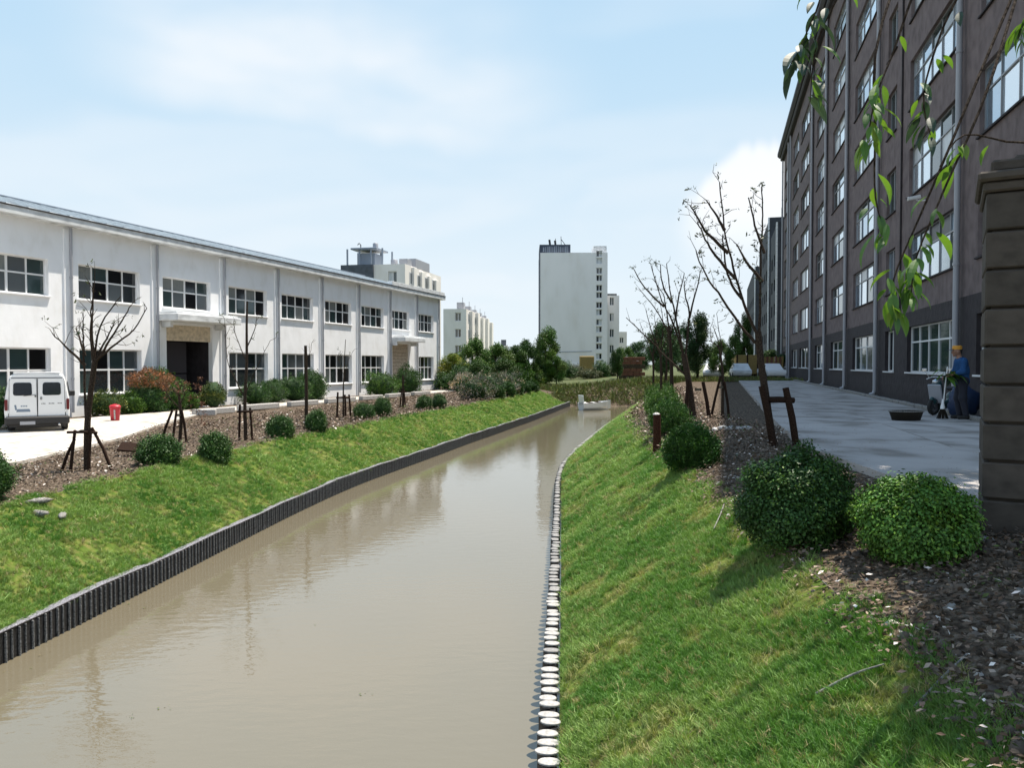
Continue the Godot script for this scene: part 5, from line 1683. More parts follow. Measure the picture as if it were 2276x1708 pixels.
func make_person() -> void:
	# faces left along the wall; local +x is where the person looks
	var ba := Basis(Vector3.UP, PI - 0.15)
	var t := thing("person", "person in a blue top, dark trousers and orange cap, standing with a broom", "person", V(10.72, 2.2, 18.3), ba)
	var bones := [[Vector3(0, 0.92, -0.07), Vector3(0, 0.92, 0.07), 0.105, 0.105], [Vector3(0, 0.95, 0), Vector3(0.0, 1.15, 0), 0.115, 0.11], [Vector3(0.0, 1.15, 0), Vector3(0.03, 1.33, 0), 0.115, 0.13], [Vector3(0.03, 1.36, -0.1), Vector3(0.03, 1.36, 0.1), 0.08, 0.08], [Vector3(0.04, 1.4, 0), Vector3(0.085, 1.52, 0), 0.06, 0.052]]
	var trou := [[Vector3(0, 0.92, -0.06), Vector3(0, 0.92, 0.06), 0.13, 0.13]]
	var shirt := [[Vector3(-0.01, 0.9, -0.05), Vector3(-0.01, 0.9, 0.05), 0.135, 0.135], [Vector3(-0.01, 0.95, 0), Vector3(-0.01, 1.15, 0), 0.14, 0.14], [Vector3(-0.01, 1.15, 0), Vector3(0.02, 1.33, 0), 0.145, 0.15], [Vector3(0.02, 1.36, -0.11), Vector3(0.02, 1.36, 0.11), 0.095, 0.095]]
	for s in [-1.0, 1.0]:
		var hip := Vector3(0, 0.9, 0.085 * s)
		var knee := Vector3(0.03 + 0.02 * s, 0.5, 0.095 * s)
		var ank := Vector3(-0.03 + 0.03 * s, 0.09, 0.1 * s)
		bones.append([hip, knee, 0.082, 0.056]); bones.append([knee, ank, 0.056, 0.04]); bones.append([ank - Vector3(0.03, 0.04, 0), ank + Vector3(0.15, -0.055, 0.01 * s), 0.042, 0.032])
		trou.append([hip, knee, 0.102, 0.082]); trou.append([knee, ank + Vector3(0, 0.02, 0), 0.082, 0.066])
		var sh := Vector3(0.03, 1.385, 0.175 * s)
		var el := Vector3(0.06, 1.13, 0.22 * s) if s < 0 else Vector3(0.08, 1.12, 0.2)
		var wr := Vector3(0.27, 1.05, 0.1 * s) if s < 0 else Vector3(0.29, 0.98, 0.07)
		bones.append([sh, el, 0.052, 0.042]); bones.append([el, wr, 0.042, 0.029])
		shirt.append([sh, el, 0.072, 0.062]); shirt.append([el, el.lerp(wr, 0.45), 0.062, 0.058])
	var b := B.new()
	capsule_mesh(b, bones, 0.014, 0.05)
	# head with brow, nose, chin, ears
	var h := Vector3(0.125, 1.605, 0)
	capsule_mesh(b, [[h + Vector3(-0.025, 0.02, 0), h + Vector3(0.015, 0.02, 0), 0.085, 0.082], [h + Vector3(0.0, -0.02, 0), h + Vector3(0.055, -0.085, 0), 0.066, 0.032], [h + Vector3(0.09, 0.005, 0), h + Vector3(0.105, -0.028, 0), 0.011, 0.016], [h + Vector3(-0.01, 0.0, -0.083), h + Vector3(-0.012, -0.035, -0.08), 0.02, 0.012], [h + Vector3(-0.01, 0.0, 0.083), h + Vector3(-0.012, -0.035, 0.08), 0.02, 0.012], [h + Vector3(0.075, -0.055, -0.018), h + Vector3(0.075, -0.055, 0.018), 0.012, 0.012], [h + Vector3(-0.05, -0.1, 0), h + Vector3(-0.03, -0.03, 0), 0.054, 0.06]], 0.008, 0.02)
	# hands: palm, four curled fingers, thumb, closed round the broom handle and the stems
	for s in [-1.0, 1.0]:
		var wr := Vector3(0.27, 1.05, 0.1 * s) if s < 0 else Vector3(0.29, 0.98, 0.07)
		var hb := [[wr, wr + Vector3(0.055, -0.012, -0.01 * s), 0.028, 0.03], [wr + Vector3(0.03, 0, 0.02 * s), wr + Vector3(0.075, -0.01, 0.022 * s), 0.018, 0.016]]
		for k in 4:
			var y := 0.026 - 0.019 * k
			var ln := [0.9, 1.0, 0.95, 0.78][k] as float
			var p0 := wr + Vector3(0.08, y, 0.02 * s)
			var p1 := p0 + Vector3(0.034 * ln, -0.003, -0.012 * s)
			var p2 := p1 + Vector3(0.004, -0.003, -0.03 * s * ln)
			var p3 := p2 + Vector3(-0.022 * ln, 0, -0.01 * s)
			hb.append([p0, p1, 0.0098, 0.009]); hb.append([p1, p2, 0.009, 0.0085]); hb.append([p2, p3, 0.0085, 0.0075])
		var th := wr + Vector3(0.03, 0.024, -0.012 * s)
		hb.append([th, th + Vector3(0.035, 0.016, -0.016 * s), 0.0125, 0.0105]); hb.append([th + Vector3(0.035, 0.016, -0.016 * s), th + Vector3(0.062, 0.004, -0.018 * s), 0.0105, 0.009])
		capsule_mesh(b, hb, 0.005, 0.006)
	obj("body", b, mats.skin, t)
	b = B.new()
	capsule_mesh(b, shirt, 0.014, 0.06)
	obj("blue_top", b, mats.blue_cloth, t)
	b = B.new()
	capsule_mesh(b, trou, 0.014, 0.05)
	obj("trousers", b, mats.trousers, t)
	for s in [-1.0, 1.0]:
		b = B.new()
		var ank := Vector3(-0.03 + 0.03 * s, 0.09, 0.1 * s)
		capsule_mesh(b, [[ank + Vector3(-0.04, -0.035, 0), ank + Vector3(0.16, -0.05, 0.01 * s), 0.052, 0.04], [ank, ank + Vector3(0, -0.02, 0), 0.05, 0.05]], 0.012, 0.02)
		obj("shoe", b, mats.rubber, t)
	b = B.new()
	capsule_mesh(b, [[h + Vector3(-0.045, 0.03, 0), h + Vector3(-0.01, 0.05, 0), 0.083, 0.08], [h + Vector3(-0.075, -0.05, 0), h + Vector3(-0.06, 0.0, 0), 0.04, 0.06]], 0.01, 0.02)
	obj("hair", b, mats.hair, t)
	b = B.new()
	for s in [-1.0, 1.0]: b.lathe(h + Vector3(0.083, 0.006, 0.03 * s), [[0.0, -0.008], [0.01, -0.004], [0.011, 0.002], [0.0, 0.009]], 8)
	obj("eyes", b, mats.hair, t)
	b = B.new()
	b.lathe(h + Vector3(-0.012, 0.062, 0), [[0.098, -0.01], [0.1, 0.01], [0.098, 0.065], [0.085, 0.085], [0.0, 0.09]], 18, Vector2(1.08, 0.95))
	var cap := obj("cap", b, mats.orange_cloth, t)
	b = B.new()
	b.poly(rrect(0, 0, 0.12, 0.16, 0.055), -0.004, 0.004, Basis(Vector3(1, -0.14, 0).normalized(), Vector3(0, 0, 1), Vector3(0.14, 1, 0).normalized()), h + Vector3(0.135, 0.05, 0))
	obj("peak", b, mats.eave_dark, cap)
	# broom held in the near hand
	var g := thing("broom", "broom with a white handle held upright in front of the person", "broom", V(10.72, 2.2, 18.3) + ba * Vector3(0.375, 0, -0.075), ba)
	b = B.new()
	b.tube([Vector3(0.06, 0.32, 0), Vector3(0.02, 0.8, 0), Vector3(-0.025, 1.25, 0)], [0.014, 0.013, 0.013], 9)
	obj("handle", b, mats.frame_white, g)
	b = B.new()
	b.lathe(Vector3(0.07, 0.24, 0), [[0.055, 0.0], [0.05, 0.06], [0.025, 0.16], [0.016, 0.24]], 12, Vector2(1, 0.6))
	obj("ferrule", b, mats.frame_white, g)
	b = B.new()
	for k in 120:
		var a := rng.randf() * TAU
		var r := sqrt(rng.randf())
		b.tube([Vector3(0.07 + cos(a) * r * 0.045, 0.26, sin(a) * r * 0.03), Vector3(0.075 + cos(a) * r * 0.15, 0.01, sin(a) * r * 0.06)], [0.0045, 0.003], 4, false)
	obj("bristles", b, mats.straw, g).set_meta("kind", "stuff")
	# leafy cuttings in the other hand
	var c := thing("leafy_cuttings", "bunch of broad green leaves carried in the arm of the person", "cut branches", V(10.72, 2.2, 18.3) + ba * Vector3(0.34, 0.95, -0.10), ba)
	b = B.new()
	for k in 5: b.tube([Vector3(-0.02, 0.0, 0.09), Vector3(0.04 * (k - 2), 0.18 + 0.03 * k, -0.05 + 0.03 * k), Vector3(0.12 * (k - 2), 0.12, -0.14 + 0.05 * k)], [0.006, 0.005, 0.003], 5)
	obj("stems", b, mats.bark, c)
	for k in 16:
		b = B.new()
		var ln := rng.randf_range(0.26, 0.42)
		var wd := ln * 0.42
		var pr := []
		for j in 6:
			var u := j / 5.0
			var w := wd * 0.5 * sin(PI * pow(u, 0.8)) + 0.001
			pr.append([Vector3(-w, -ln * u * u * 0.7, ln * u * 0.8), Vector3(0, -ln * u * u * 0.7 - w * 0.25, ln * u * 0.8), Vector3(w, -ln * u * u * 0.7, ln * u * 0.8)])
		for j in 5:
			for e in 2: b.quad(pr[j][e], pr[j][e + 1], pr[j + 1][e + 1], pr[j + 1][e])
		obj("leaf", b, mats["hang_leaf_%d" % (k % 3)], c, Vector3(rng.randf_range(-0.2, 0.2), rng.randf_range(0.05, 0.26), rng.randf_range(-0.14, 0.02)), Basis(Vector3.UP, rng.randf() * TAU))

func make_small_things() -> void:
	# red lidded bin at the factory
	var t := thing("rubbish_bin", "red lidded plastic bin with a pale streak by the factory plants", "bin", V(-14.75, 1.43, 28.5), Basis.from_scale(Vector3(0.62, 0.72, 0.62)))
	var b := B.new()
	b.lathe(Vector3.ZERO, [[0.0, 0.0], [0.25, 0.0], [0.3, 0.62], [0.32, 0.64], [0.32, 0.68]], 20, Vector2(1, 0.85))
	obj("tub", b, mats.red_plastic, t)
	b = B.new()
	b.lathe(Vector3(0, 0.68, 0), [[0.335, 0.0], [0.335, 0.04], [0.25, 0.12], [0.0, 0.15]], 20, Vector2(1, 0.85))
	b.box(Vector3(0, 0.83, 0), Vector3(0.2, 0.04, 0.06), Basis.IDENTITY, 0.015)
	obj("lid", b, mats.red_plastic, t)
	b = B.new()
	b.box(Vector3(0.1, 0.3, 0.245), Vector3(0.09, 0.5, 0.012), Basis(Vector3.RIGHT, 0.06))
	obj("pale_strip", b, mats.stone_white, t)
	# white block near the ball shrub
	t = thing("concrete_block", "small white concrete block on the kerb by the first doorway", "block", V(-12.55, 1.42, 31.5), Basis(Vector3.UP, 0.2))
	b = B.new()
	b.box(Vector3(0, 0.12, 0), Vector3(0.75, 0.24, 0.3), Basis.IDENTITY, 0.02)
	obj("block", b, mats.stone_white, t)
	# dark sloping board by the shrub
	b = B.new()
	b.box(Vector3.ZERO, Vector3(1.3, 0.05, 0.34), Basis(Vector3.BACK, -0.1) * Basis(Vector3.RIGHT, 0.5), 0.01)
	tag(obj("weathered_board", b, mats.stake, self, V(-8.55, 1.52, 18.0), Basis(Vector3.UP, 0.1)), "dark weathered board lying at the road edge behind the wide shrub", "board")
	# white barrel
	t = thing("barrel", "white plastic barrel standing against the factory wall", "barrel", V(-11.75, 1.42, 46.2))
	b = B.new()
	b.lathe(Vector3.ZERO, [[0.0, 0], [0.5, 0.0], [0.55, 0.1], [0.57, 0.5], [0.57, 0.55], [0.55, 0.95], [0.5, 1.15], [0.36, 1.25], [0, 1.28]], 22)
	obj("drum", b, mats.frame_white, t)
	b = B.new()
	for y in [0.38, 0.78]: b.lathe(Vector3(0, y, 0), [[0.56, 0], [0.59, 0.03], [0.56, 0.06]], 22)
	obj("hoops", b, mats.frame_white, t)
	# pale kerb blocks along the far edge of the left bed
	for k in 7:
		var d := 33.0 + 3.4 * k
		b = B.new()
		b.box(Vector3.ZERO, Vector3(2.2 + 0.4 * (k % 2), 0.26, 0.3), Basis(Vector3.UP, 0.0), 0.025)
		tag(obj("kerb_block", b, mats.stone_white, self, V(along(LN, d) + 0.35, 1.5, d), Basis(Vector3.UP, 1.15)), ["nearest", "second", "third", "fourth", "fifth", "sixth", "farthest"][k] + " pale kerb block between the left planting and the factory apron", "kerb block", "pale kerb blocks")
	# reddish post on the right bank
	t = thing("wooden_post", "short red brown post with a white top before the ball shrub", "post", V(3.06, gh(3.06, 16.2) - 0.12, 16.2))
	b = B.new()
	b.tube([Vector3(0, 0, 0), Vector3(0.005, 0.45, 0), Vector3(0, 0.92, 0)], [0.085, 0.083, 0.08], 12)
	obj("shaft", b, mats.post_red, t)
	b = B.new()
	b.lathe(Vector3(-0.01, 0.915, 0), [[0.078, 0.0], [0.07, 0.02], [0.03, 0.04], [0, 0.045]], 10)
	obj("white_cap", b, mats.stone_white, t)
	# row of white stones across the right bed
	for k in 6:
		b = B.new()
		b.blob(Vector3.ZERO, Vector3(0.09 + 0.02 * (k % 3), 0.06, 0.07), nz, 0.35, 2.0 + k, 12, 8)
		var x := 4.18 + 0.17 * k
		tag(obj("white_stone", b, mats.stone_white, self, V(x, gh(x, 16.4) + 0.04, 16.4 + 0.02 * (k % 2)), Basis(Vector3.UP, k * 1.3)), ["leftmost", "second", "third", "fourth", "fifth", "rightmost"][k] + " white stone in the row across the right planting bed", "stone", "white stones across the bed")
	for k in 3:
		b = B.new()
		b.blob(Vector3.ZERO, Vector3(0.13 + 0.03 * k, 0.05, 0.06), nz, 0.5, 1.6 + k, 12, 8)
		var x := [-7.35, -7.12, -7.55][k] as float
		var d := [11.9, 12.1, 12.2][k] as float
		tag(obj("pale_rock", b, mats.stone_grey, self, V(x, gh(x, d) + 0.05, d), Basis(Vector3.UP, k * 2.0)), ["middle", "right", "left"][k] + " of three pale rocks at the top of the left bank", "rock", "pale rocks on the left bank")
	# white boat drawn up at the end of the water
	t = thing("boat", "small white boat at the far end of the canal", "boat", V(6.5, 0.02, 59.5), Basis(Vector3.UP, 0.35) * Basis.from_scale(Vector3(0.75, 1.5, 1.1)))
	b = B.new()
	var pr := []
	for i in 11:
		var u := i / 10.0
		var w := 0.55 * pow(sin(PI * (0.12 + 0.88 * (1.0 - u * 0.98)) * 0.55), 0.8) * (1.0 if u < 0.6 else 1.0 - pow((u - 0.6) / 0.4, 1.8))
		w = maxf(w, 0.02)
		var x := -1.7 + 3.4 * u
		var rise := 0.12 * pow(u, 3.0)
		pr.append([Vector3(x, 0.36 + rise, w), Vector3(x, 0.1 + rise, w * 0.9), Vector3(x, -0.08 + rise, w * 0.4), Vector3(x, -0.08 + rise, -w * 0.4), Vector3(x, 0.1 + rise, -w * 0.9), Vector3(x, 0.36 + rise, -w), Vector3(x, 0.3 + rise, -w * 0.85), Vector3(x, 0.22 + rise, 0), Vector3(x, 0.3 + rise, w * 0.85)])
	for i in 10:
		for k in 9: b.quad(pr[i][k], pr[i][(k + 1) % 9], pr[i + 1][(k + 1) % 9], pr[i + 1][k])
	for k in range(1, 8): b.tri(pr[0][0], pr[0][k + 1], pr[0][k])
	obj("hull", b, mats.white_paint, t)
	b = B.new()
	b.box(Vector3(-0.7, 0.36, 0), Vector3(0.2, 0.04, 0.9)); b.box(Vector3(0.2, 0.38, 0), Vector3(0.2, 0.04, 0.8))
	obj("thwart", b, mats.stake, t)
	b = B.new()
	b.box(Vector3(-1.66, 0.5, 0), Vector3(0.06, 0.5, 0.8), Basis(Vector3.BACK, 0.2), 0.01)
	obj("transom", b, mats.white_paint, t)
	# scooter with covers beside the wall
	t = thing("scooter", "teal motor scooter parked by the wall under the wide window", "scooter", V(11.3, 2.2, 19.9), Basis(Vector3.UP, PI + 0.5))
	for z in [0.0, 1.15]:
		var hub := Node3D.new()
		hub.name = numbered(t, "wheel")
		t.add_child(hub)
		hub.transform = Transform3D(Basis(Vector3.RIGHT, PI / 2), Vector3(z - 0.55, 0.22, 0))
		b = B.new()
		b.lathe(Vector3.ZERO, [[0.15, -0.04], [0.2, -0.045], [0.22, 0], [0.2, 0.045], [0.15, 0.04]], 20)
		obj("tyre", b, mats.rubber, hub)
		b = B.new()
		b.lathe(Vector3.ZERO, [[0.155, -0.03], [0.08, -0.02], [0.0, -0.04], [0.0, 0.04], [0.08, 0.02], [0.155, 0.03]], 16)
		obj("rim", b, mats.chrome, hub)
	b = B.new()
	capsule_mesh(b, [[Vector3(-0.65, 0.5, 0), Vector3(-0.2, 0.46, 0), 0.12, 0.15], [Vector3(-0.2, 0.3, 0), Vector3(0.3, 0.24, 0), 0.12, 0.1], [Vector3(0.3, 0.25, 0), Vector3(0.46, 0.8, 0), 0.09, 0.12], [Vector3(0.58, 0.35, 0), Vector3(0.66, 0.42, 0), 0.07, 0.06]], 0.025, 0.08)
	obj("bodywork", b, mats.teal_plastic, t)
	b = B.new()
	b.box(Vector3(-0.4, 0.68, 0), Vector3(0.62, 0.1, 0.26), Basis.IDENTITY, 0.04)
	obj("seat", b, mats.black_plastic, t)
	b = B.new()
	b.tube([Vector3(0.42, 0.92, -0.3), Vector3(0.48, 0.98, -0.12), Vector3(0.48, 0.98, 0.12), Vector3(0.42, 0.92, 0.3)], [0.018, 0.014, 0.014, 0.018], 8)
	obj("handlebar", b, mats.chrome, t)
	b = B.new()
	b.lathe(Vector3(0.5, 0.86, 0), [[0.0, -0.08], [0.08, -0.05], [0.09, 0.03], [0, 0.08]], 14)
	obj("headlight", b, mats.chrome, t)
	for s in [-1.0, 1.0]:
		b = B.new()
		b.tube([Vector3(0.46, 0.95, 0.2 * s), Vector3(0.5, 1.12, 0.3 * s)], [0.008, 0.008], 6)
		b.box(Vector3(0.5, 1.16, 0.32 * s), Vector3(0.02, 0.08, 0.13), Basis.IDENTITY, 0.008)
		obj("mirror", b, mats.chrome, t)
	b = B.new()
	b.box(Vector3(0.52, 0.55, 0), Vector3(0.05, 0.5, 0.36), Basis(Vector3.BACK, -0.25), 0.02)
	obj("leg_shield", b, mats.pipe_grey, t)
	t = thing("sack", "stuffed dark blue sack against the wall behind the person", "sack", V(11.15, 2.2, 18.95))
	b = B.new()
	b.blob(Vector3(0, 0.36, 0), Vector3(0.36, 0.39, 0.3), nz, 0.35, 1.8, 28, 20)
	obj("bag", b, mats.blue_bag, t)
	b = B.new()
	b.tube([Vector3(0, 0.68, 0), Vector3(0.02, 0.79, 0.02), Vector3(-0.06, 0.86, 0.0)], [0.1, 0.05, 0.12], 10)
	obj("tied_neck", b, mats.blue_bag, t)
	t = thing("dustpan", "dark olive wide basket lying on the road before the scooter", "basket", V(9.2, 2.2, 17.9), Basis(Vector3.UP, 0.1))
	b = B.new()
	b.lathe(Vector3.ZERO, [[0.0, 0.0], [0.3, 0.0], [0.36, 0.2], [0.38, 0.21], [0.34, 0.19], [0.28, 0.03], [0, 0.03]], 20, Vector2(1.1, 0.7))
	obj("bowl", b, mats.straw, t)
	b = B.new()
	b.lathe(Vector3(0, 0.2, 0), [[0.37, 0.0], [0.395, 0.012], [0.37, 0.024]], 20, Vector2(1.1, 0.7))
	obj("rim", b, mats.stone_grey, t)
	# ochre crate and orange bin at the far end of the right road
	t = thing("ochre_crate", "ochre crate standing under the dark tree at the end of the road", "crate", V(23.0, 2.15, 76.0))
	b = B.new()
	b.box(Vector3(0, 1.35, 0), Vector3(2.3, 1.9, 1.8), Basis.IDENTITY, 0.05)
	obj("panel_box", b, mats.ochre, t)
	b = B.new()
	for x in [-1.0, 0.0, 1.0]: b.box(Vector3(x, 1.35, 0.92), Vector3(0.12, 1.94, 0.06))
	for x in [-0.9, 0.9]: b.box(Vector3(x, 0.2, 0), Vector3(0.2, 0.5, 1.6))
	obj("battens", b, mats.stake, t)
	t = thing("ochre_crate", "square ochre crate in front of the white tower", "crate", V(10.5, 1.8, 108.0))
	b = B.new()
	b.box(Vector3(0, 1.6, 0), Vector3(2.0, 2.6, 1.2), Basis.IDENTITY, 0.12)
	obj("panel_box", b, mats.ochre, t)
	b = B.new()
	for x in [-0.7, 0.7]: b.box(Vector3(x, 0.2, 0), Vector3(0.2, 0.6, 0.9))
	obj("battens", b, mats.stake, t)
	t = thing("brick_wall", "low red brown brick wall right of the topiary tree", "wall", V(11.4, 1.9, 82.0))
	for r in 6:
		for k in 4:
			b = B.new()
			b.box(Vector3(0.31 + 0.62 * k + 0.31 * (r % 2), 0.2 + 0.4 * r, 0), Vector3(0.6, 0.38, 0.4), Basis.IDENTITY, 0.02)
			obj("brick", b, mats.brick_red if (k * 3 + r) % 3 else mats.rust_panel, t)
	t = thing("orange_hoarding", "orange slatted hoarding at the foot of the brown building's far corner", "fence", V(25.7, 2.1, 78.0))
	for k in 9:
		b = B.new()
		b.box(Vector3(0.22 * k, 1.1, 0.02 * (k % 2)), Vector3(0.19, 2.1 + 0.1 * (k % 3), 0.05), Basis.IDENTITY, 0.01)
		obj("slat", b, mats.brick_red if k % 2 else mats.ochre, t)
	# parked cars in the sun past the shaded road
	var lab := ["leftmost pale parked car beyond the shaded road", "second pale parked car beyond the shaded road", "rightmost pale parked car, nearest the brown building"]
	for k in 3:
		t = thing("parked_car", lab[k], "car", V(18.9 + 2.7 * k, 2.19, 72.0 + 0.6 * (k % 2)), Basis(Vector3.UP, 1.25 + 0.12 * k), "cars parked in the sun")
		b = B.new()
		var secs := [[-2.1, 0.45, 0.62], [-2.0, 0.3, 0.8], [-1.2, 0.25, 0.9], [-0.5, 0.25, 1.4], [0.9, 0.25, 1.42], [1.5, 0.25, 0.98], [2.0, 0.3, 0.9], [2.1, 0.45, 0.7]]
		var rg := []
		for s in secs:
			var hw := 0.84
			var tw := 0.62 if s[2] > 1.0 else 0.78
			rg.append([Vector3(s[0], s[1], hw * 0.92), Vector3(s[0], 0.6, hw), Vector3(s[0], minf(s[2], 0.85), hw * 0.98), Vector3(s[0], s[2], tw), Vector3(s[0], s[2], -tw), Vector3(s[0], minf(s[2], 0.85), -hw * 0.98), Vector3(s[0], 0.6, -hw), Vector3(s[0], s[1], -hw * 0.92)])
		for i in secs.size() - 1:
			for j in 8: b.quad(rg[i][j], rg[i + 1][j], rg[i + 1][(j + 1) % 8], rg[i][(j + 1) % 8])
		for j in range(1, 7):
			b.tri(rg[0][0], rg[0][j], rg[0][j + 1]); b.tri(rg[-1][0], rg[-1][j + 1], rg[-1][j])
		obj("body", b, mats.white_paint if k != 1 else mats.fascia, t)
		b = B.new()
		for s in [-1.0, 1.0]: b.box(Vector3(0.15, 1.1, 0.745 * s), Vector3(1.7, 0.34, 0.04), Basis(Vector3.RIGHT, -0.32 * s), 0.01)
		b.box(Vector3(-0.83, 1.12, 0), Vector3(0.05, 0.42, 1.25), Basis(Vector3.BACK, -0.95)); b.box(Vector3(1.24, 1.18, 0), Vector3(0.05, 0.42, 1.25), Basis(Vector3.BACK, 0.9))
		obj("windows", b, mats.pane_dark, t)
		for x in [-1.3, 1.3]:
			for s in [-1.0, 1.0]:
				b = B.new()
				b.tube([Vector3(x, 0.31, 0.62 * s), Vector3(x, 0.31, 0.85 * s)], [0.31, 0.31], 16)
				obj("wheel", b, mats.rubber, t)
	# loose sticks on the right bed
	for q in [[2.75, 9.9, 2.35, 8.9, "pale dead stick lying below the right ball shrub"], [1.9, 4.75, 2.25, 4.6, "short pale stick on the soil at the lower right"], [2.2, 4.15, 2.6, 4.35, "bent pale stick nearest the camera at the lower right"]]:
		b = B.new()
		var p := V(q[0], gh(q[0], q[1]) + 0.02, q[1])
		var e := V(q[2], gh(q[2], q[3]) + 0.05, q[3])
		b.tube(smooth([p, p.lerp(e, 0.5) + Vector3(0.02, 0.03, 0), e]), radii(9, 0.011, 0.005), 6)
		tag(obj("dead_stick", b, mats.stone_grey), q[4], "stick", "dead sticks on the bed")

func make_grass() -> void:
	var tufts := []
	for k in 3:
		var b := B.new()
		b.colored = true
		for j in 15:
			var a := rng.randf() * TAU
			var o := Vector3(cos(a), 0, sin(a)) * rng.randf() * 0.035
			var lean := Vector3(rng.randfn(), 0, rng.randfn()) * 0.022
			var h := rng.randf_range(0.028, 0.062) * (1.0 + 0.22 * k)
			var w := Vector3(-sin(a), 0, cos(a)) * 0.0028
			var m := o + lean * 0.45 + Vector3(0, h * 0.6, 0)
			var tp := o + lean * 1.5 + Vector3(0, h, 0)
			var g := 0.8 + rng.randf() * 0.4
			b.col = Color(g, g, g)
			b.quad(o - w, o + w, m + w * 0.8, m - w * 0.8)
			b.tri(m - w * 0.8, m + w * 0.8, tp)
		tufts.append(b.mesh())
	for side in [-1, 1]:
		var sets := [[], [], []]
		var tint := [[], [], []]
		var zones := [[2.6, 6.0, 1700.0], [6.0, 10.0, 1150.0], [10.0, 18.0, 520.0], [18.0, 32.0, 200.0], [32.0, END, 90.0]]
		for z in zones:
			if side < 0 and z[1] < 8.0: continue
			var width := 2.3
			var n := int((z[1] - z[0]) * width * z[2])
			var big := 1.0 if z[0] < 10.0 else (1.25 if z[0] < 18.0 else (1.7 if z[0] < 30 else 2.3))
			for i in n:
				var d: float = rng.randf_range(z[0], z[1])
				var o := rng.randf() * width + 0.02
				var edge := 2.1 + 0.16 * nz.get_noise_2d(d * 120.0, 50.0)
				if o > edge and rng.randf() < 0.8: continue
				var x := xl(d) - o if side < 0 else xr(d) + o
				var patch := nz.get_noise_2d(x * 55.0 + 300.0, d * 55.0)
				var dry := nz.get_noise_2d(x * 95.0 - 500.0, d * 80.0) + 0.25 * nz.get_noise_2d(x * 420.0, d * 420.0)
				if dry > 0.31 and rng.randf() < 0.8: continue
				var k := rng.randi() % 3
				var s := big * rng.randf_range(0.6, 1.08) * (1.0 + 0.6 * maxf(0, patch))
				if rng.randf() < 0.012: s *= 1.7
				sets[k].append(Transform3D(Basis(Vector3.UP, rng.randf() * TAU) * Basis(Vector3.RIGHT, rng.randfn() * 0.18) * Basis.from_scale(Vector3(1.0, clampf(1.0 / sqrt(big), 0.6, 1), 1) * s), V(x, gh(x, d) - 0.006, d)))
				var c := Color(0.10, 0.22, 0.045).lerp(Color(0.215, 0.325, 0.095), clampf(0.5 + patch * 2.0, 0, 1))
				if dry > 0.2: c = c.lerp(Color(0.36, 0.31, 0.14), clampf((dry - 0.2) * 3.0, 0, 0.7))
				if rng.randf() < 0.07: c = Color(0.34, 0.29, 0.15)
				var v := rng.randf_range(0.85, 1.38)
				tint[k].append(Color(c.r * v, c.g * v, c.b * v))
		for k in 3: scatter("lawn_grass", tufts[k], leafmat("leaf_grass", 0.55, 0.75), sets[k], tint[k])
	for o in get_children():
		if o is MultiMeshInstance3D and String(o.name).begins_with("lawn_grass"):
			tag(o, "short green turf blades covering the canal banks", "grass")

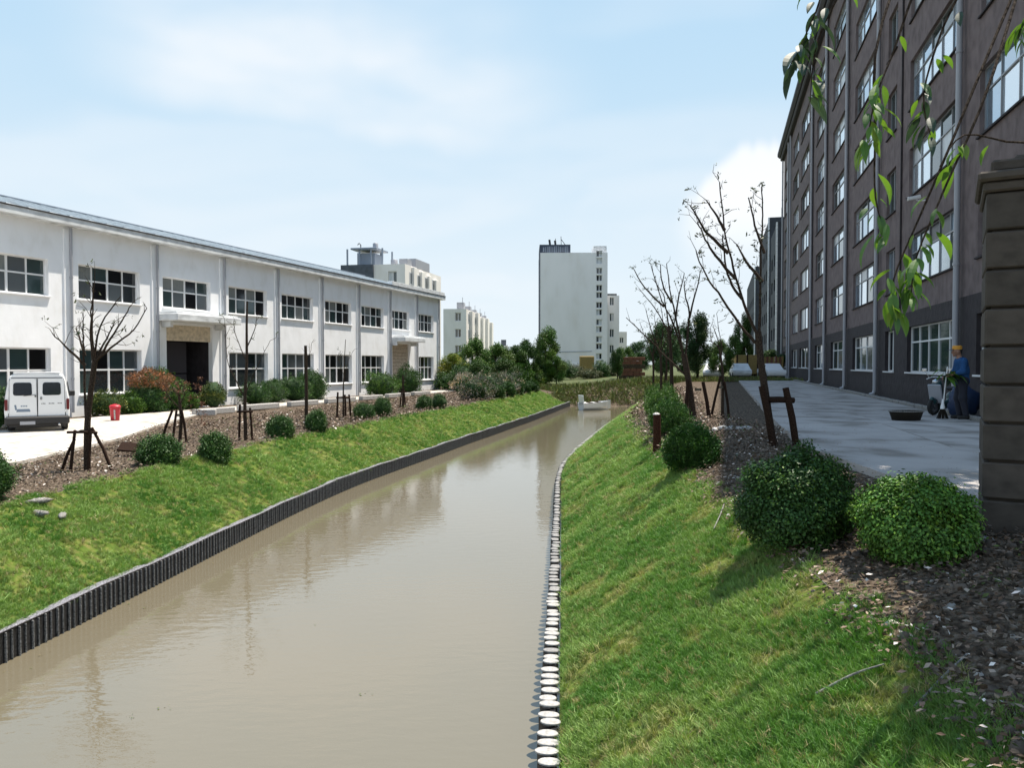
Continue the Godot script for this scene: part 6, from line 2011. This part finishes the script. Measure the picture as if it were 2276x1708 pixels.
func make_litter() -> void:
	var xf := []
	var ti := []
	var cl := leaf_cluster("litter", 5, 0.055, 0.03, 0.09, 0.1)
	for side in [-1, 1]:
		var n := 15000 if side > 0 else 14000
		for i in n:
			var d := 2.6 + pow(rng.randf(), 1.7) * 42.0 if side > 0 else 9.0 + pow(rng.randf(), 1.6) * 48.0
			var o := 2.0 + rng.randf() * (2.4 if side > 0 else 6.5)
			var x := xl(d) - o if side < 0 else xr(d) + o
			if side < 0 and x < along(LN, d) + 0.05: continue
			if side > 0 and x > along(RL, d) - 0.05: continue
			var s := rng.randf_range(0.45, 1.25) * (1.0 if d < 14 else (1.35 if d < 25 else 2.0))
			xf.append(Transform3D(Basis(Vector3.UP, rng.randf() * TAU) * Basis(Vector3.RIGHT, rng.randfn() * 0.4) * Basis.from_scale(Vector3(1, 0.55, 1) * s), V(x, gh(x, d) + 0.012, d)))
			var q := rng.randf()
			var c := Color(0.085, 0.064, 0.046) if q < 0.52 else (Color(0.155, 0.122, 0.095) if q < 0.85 else (Color(0.28, 0.24, 0.195) if q < 0.97 else Color(0.68, 0.66, 0.62)))
			if q > 0.40 and q < 0.46: c = Color(0.07, 0.10, 0.03)
			ti.append(leaf_tint(c, 0.3, 0.1))
	var o := scatter("leaf_litter", cl, leafmat("leaf_litter_m", 0.8, 0.15), xf, ti)
	tag(o, "dry brown leaves and chips strewn over the planting beds", "leaf litter")
	xf = []
	ti = []
	for i in 260:
		var d := 9.0 + rng.randf() * 22.0
		var x := lerpf(along(RL, d), along(RK, d), rng.randf() * rng.randf())
		xf.append(Transform3D(Basis(Vector3.UP, rng.randf() * TAU) * Basis.from_scale(Vector3(1, 0.35, 1) * rng.randf_range(0.3, 0.6)), V(x, 2.21, d)))
		ti.append(leaf_tint(Color(0.20, 0.15, 0.08), 0.4, 0.2))
	tag(scatter("fallen_leaves", cl, leafmat("leaf_litter_m", 0.8, 0.15), xf, ti), "few dry leaves blown onto the shaded concrete road", "fallen leaves")
	xf = []
	ti = []
	for i in 70:
		var d := 7.0 + rng.randf() * 40.0
		var u := rng.randf()
		if rng.randf() < 0.4: u = 0.02 + 0.06 * rng.randf()
		xf.append(Transform3D(Basis(Vector3.UP, rng.randf() * TAU) * Basis.from_scale(Vector3(1, 0.12, 1) * rng.randf_range(0.3, 0.7)), V(lerpf(xl(d), xr(d) - 0.2, u), 0.006, d)))
		ti.append(leaf_tint(Color(0.16, 0.14, 0.07) if rng.randf() < 0.6 else Color(0.07, 0.10, 0.03), 0.4, 0.2))
	tag(scatter("floating_leaves", cl, leafmat("leaf_litter_m", 0.8, 0.15), xf, ti), "few small leaves floating on the brown canal water", "floating leaves")
	var xs := []
	var ts := []
	var st := B.new()
	st.blob(Vector3.ZERO, Vector3(0.05, 0.03, 0.04), nz, 0.6, 3.0, 8, 6)
	for side in [-1, 1]:
		for i in 2600:
			var d := 3.0 + pow(rng.randf(), 1.4) * 40.0 if side > 0 else 10.0 + rng.randf() * 40.0
			var f := 2.05 + rng.randf() * (2.3 if side > 0 else 5.5)
			var x := xl(d) - f if side < 0 else xr(d) + f
			if side < 0 and x < along(LN, d): continue
			if side > 0 and x > along(RL, d): continue
			xs.append(Transform3D(Basis(Vector3(rng.randfn(), rng.randfn(), rng.randfn()).normalized(), rng.randf() * TAU).scaled(Vector3.ONE * rng.randf_range(0.25, 1.0)), V(x, gh(x, d) + 0.003, d)))
			ts.append(leaf_tint(Color(0.13, 0.105, 0.085) if rng.randf() < 0.93 else Color(0.34, 0.32, 0.29), 0.35, 0.0))
	o = scatter("soil_clods", st.mesh(), leafmat("clod_m", 0.95, 0.0), xs, ts)
	tag(o, "small clods and pebbles lying in the planting beds", "clods")
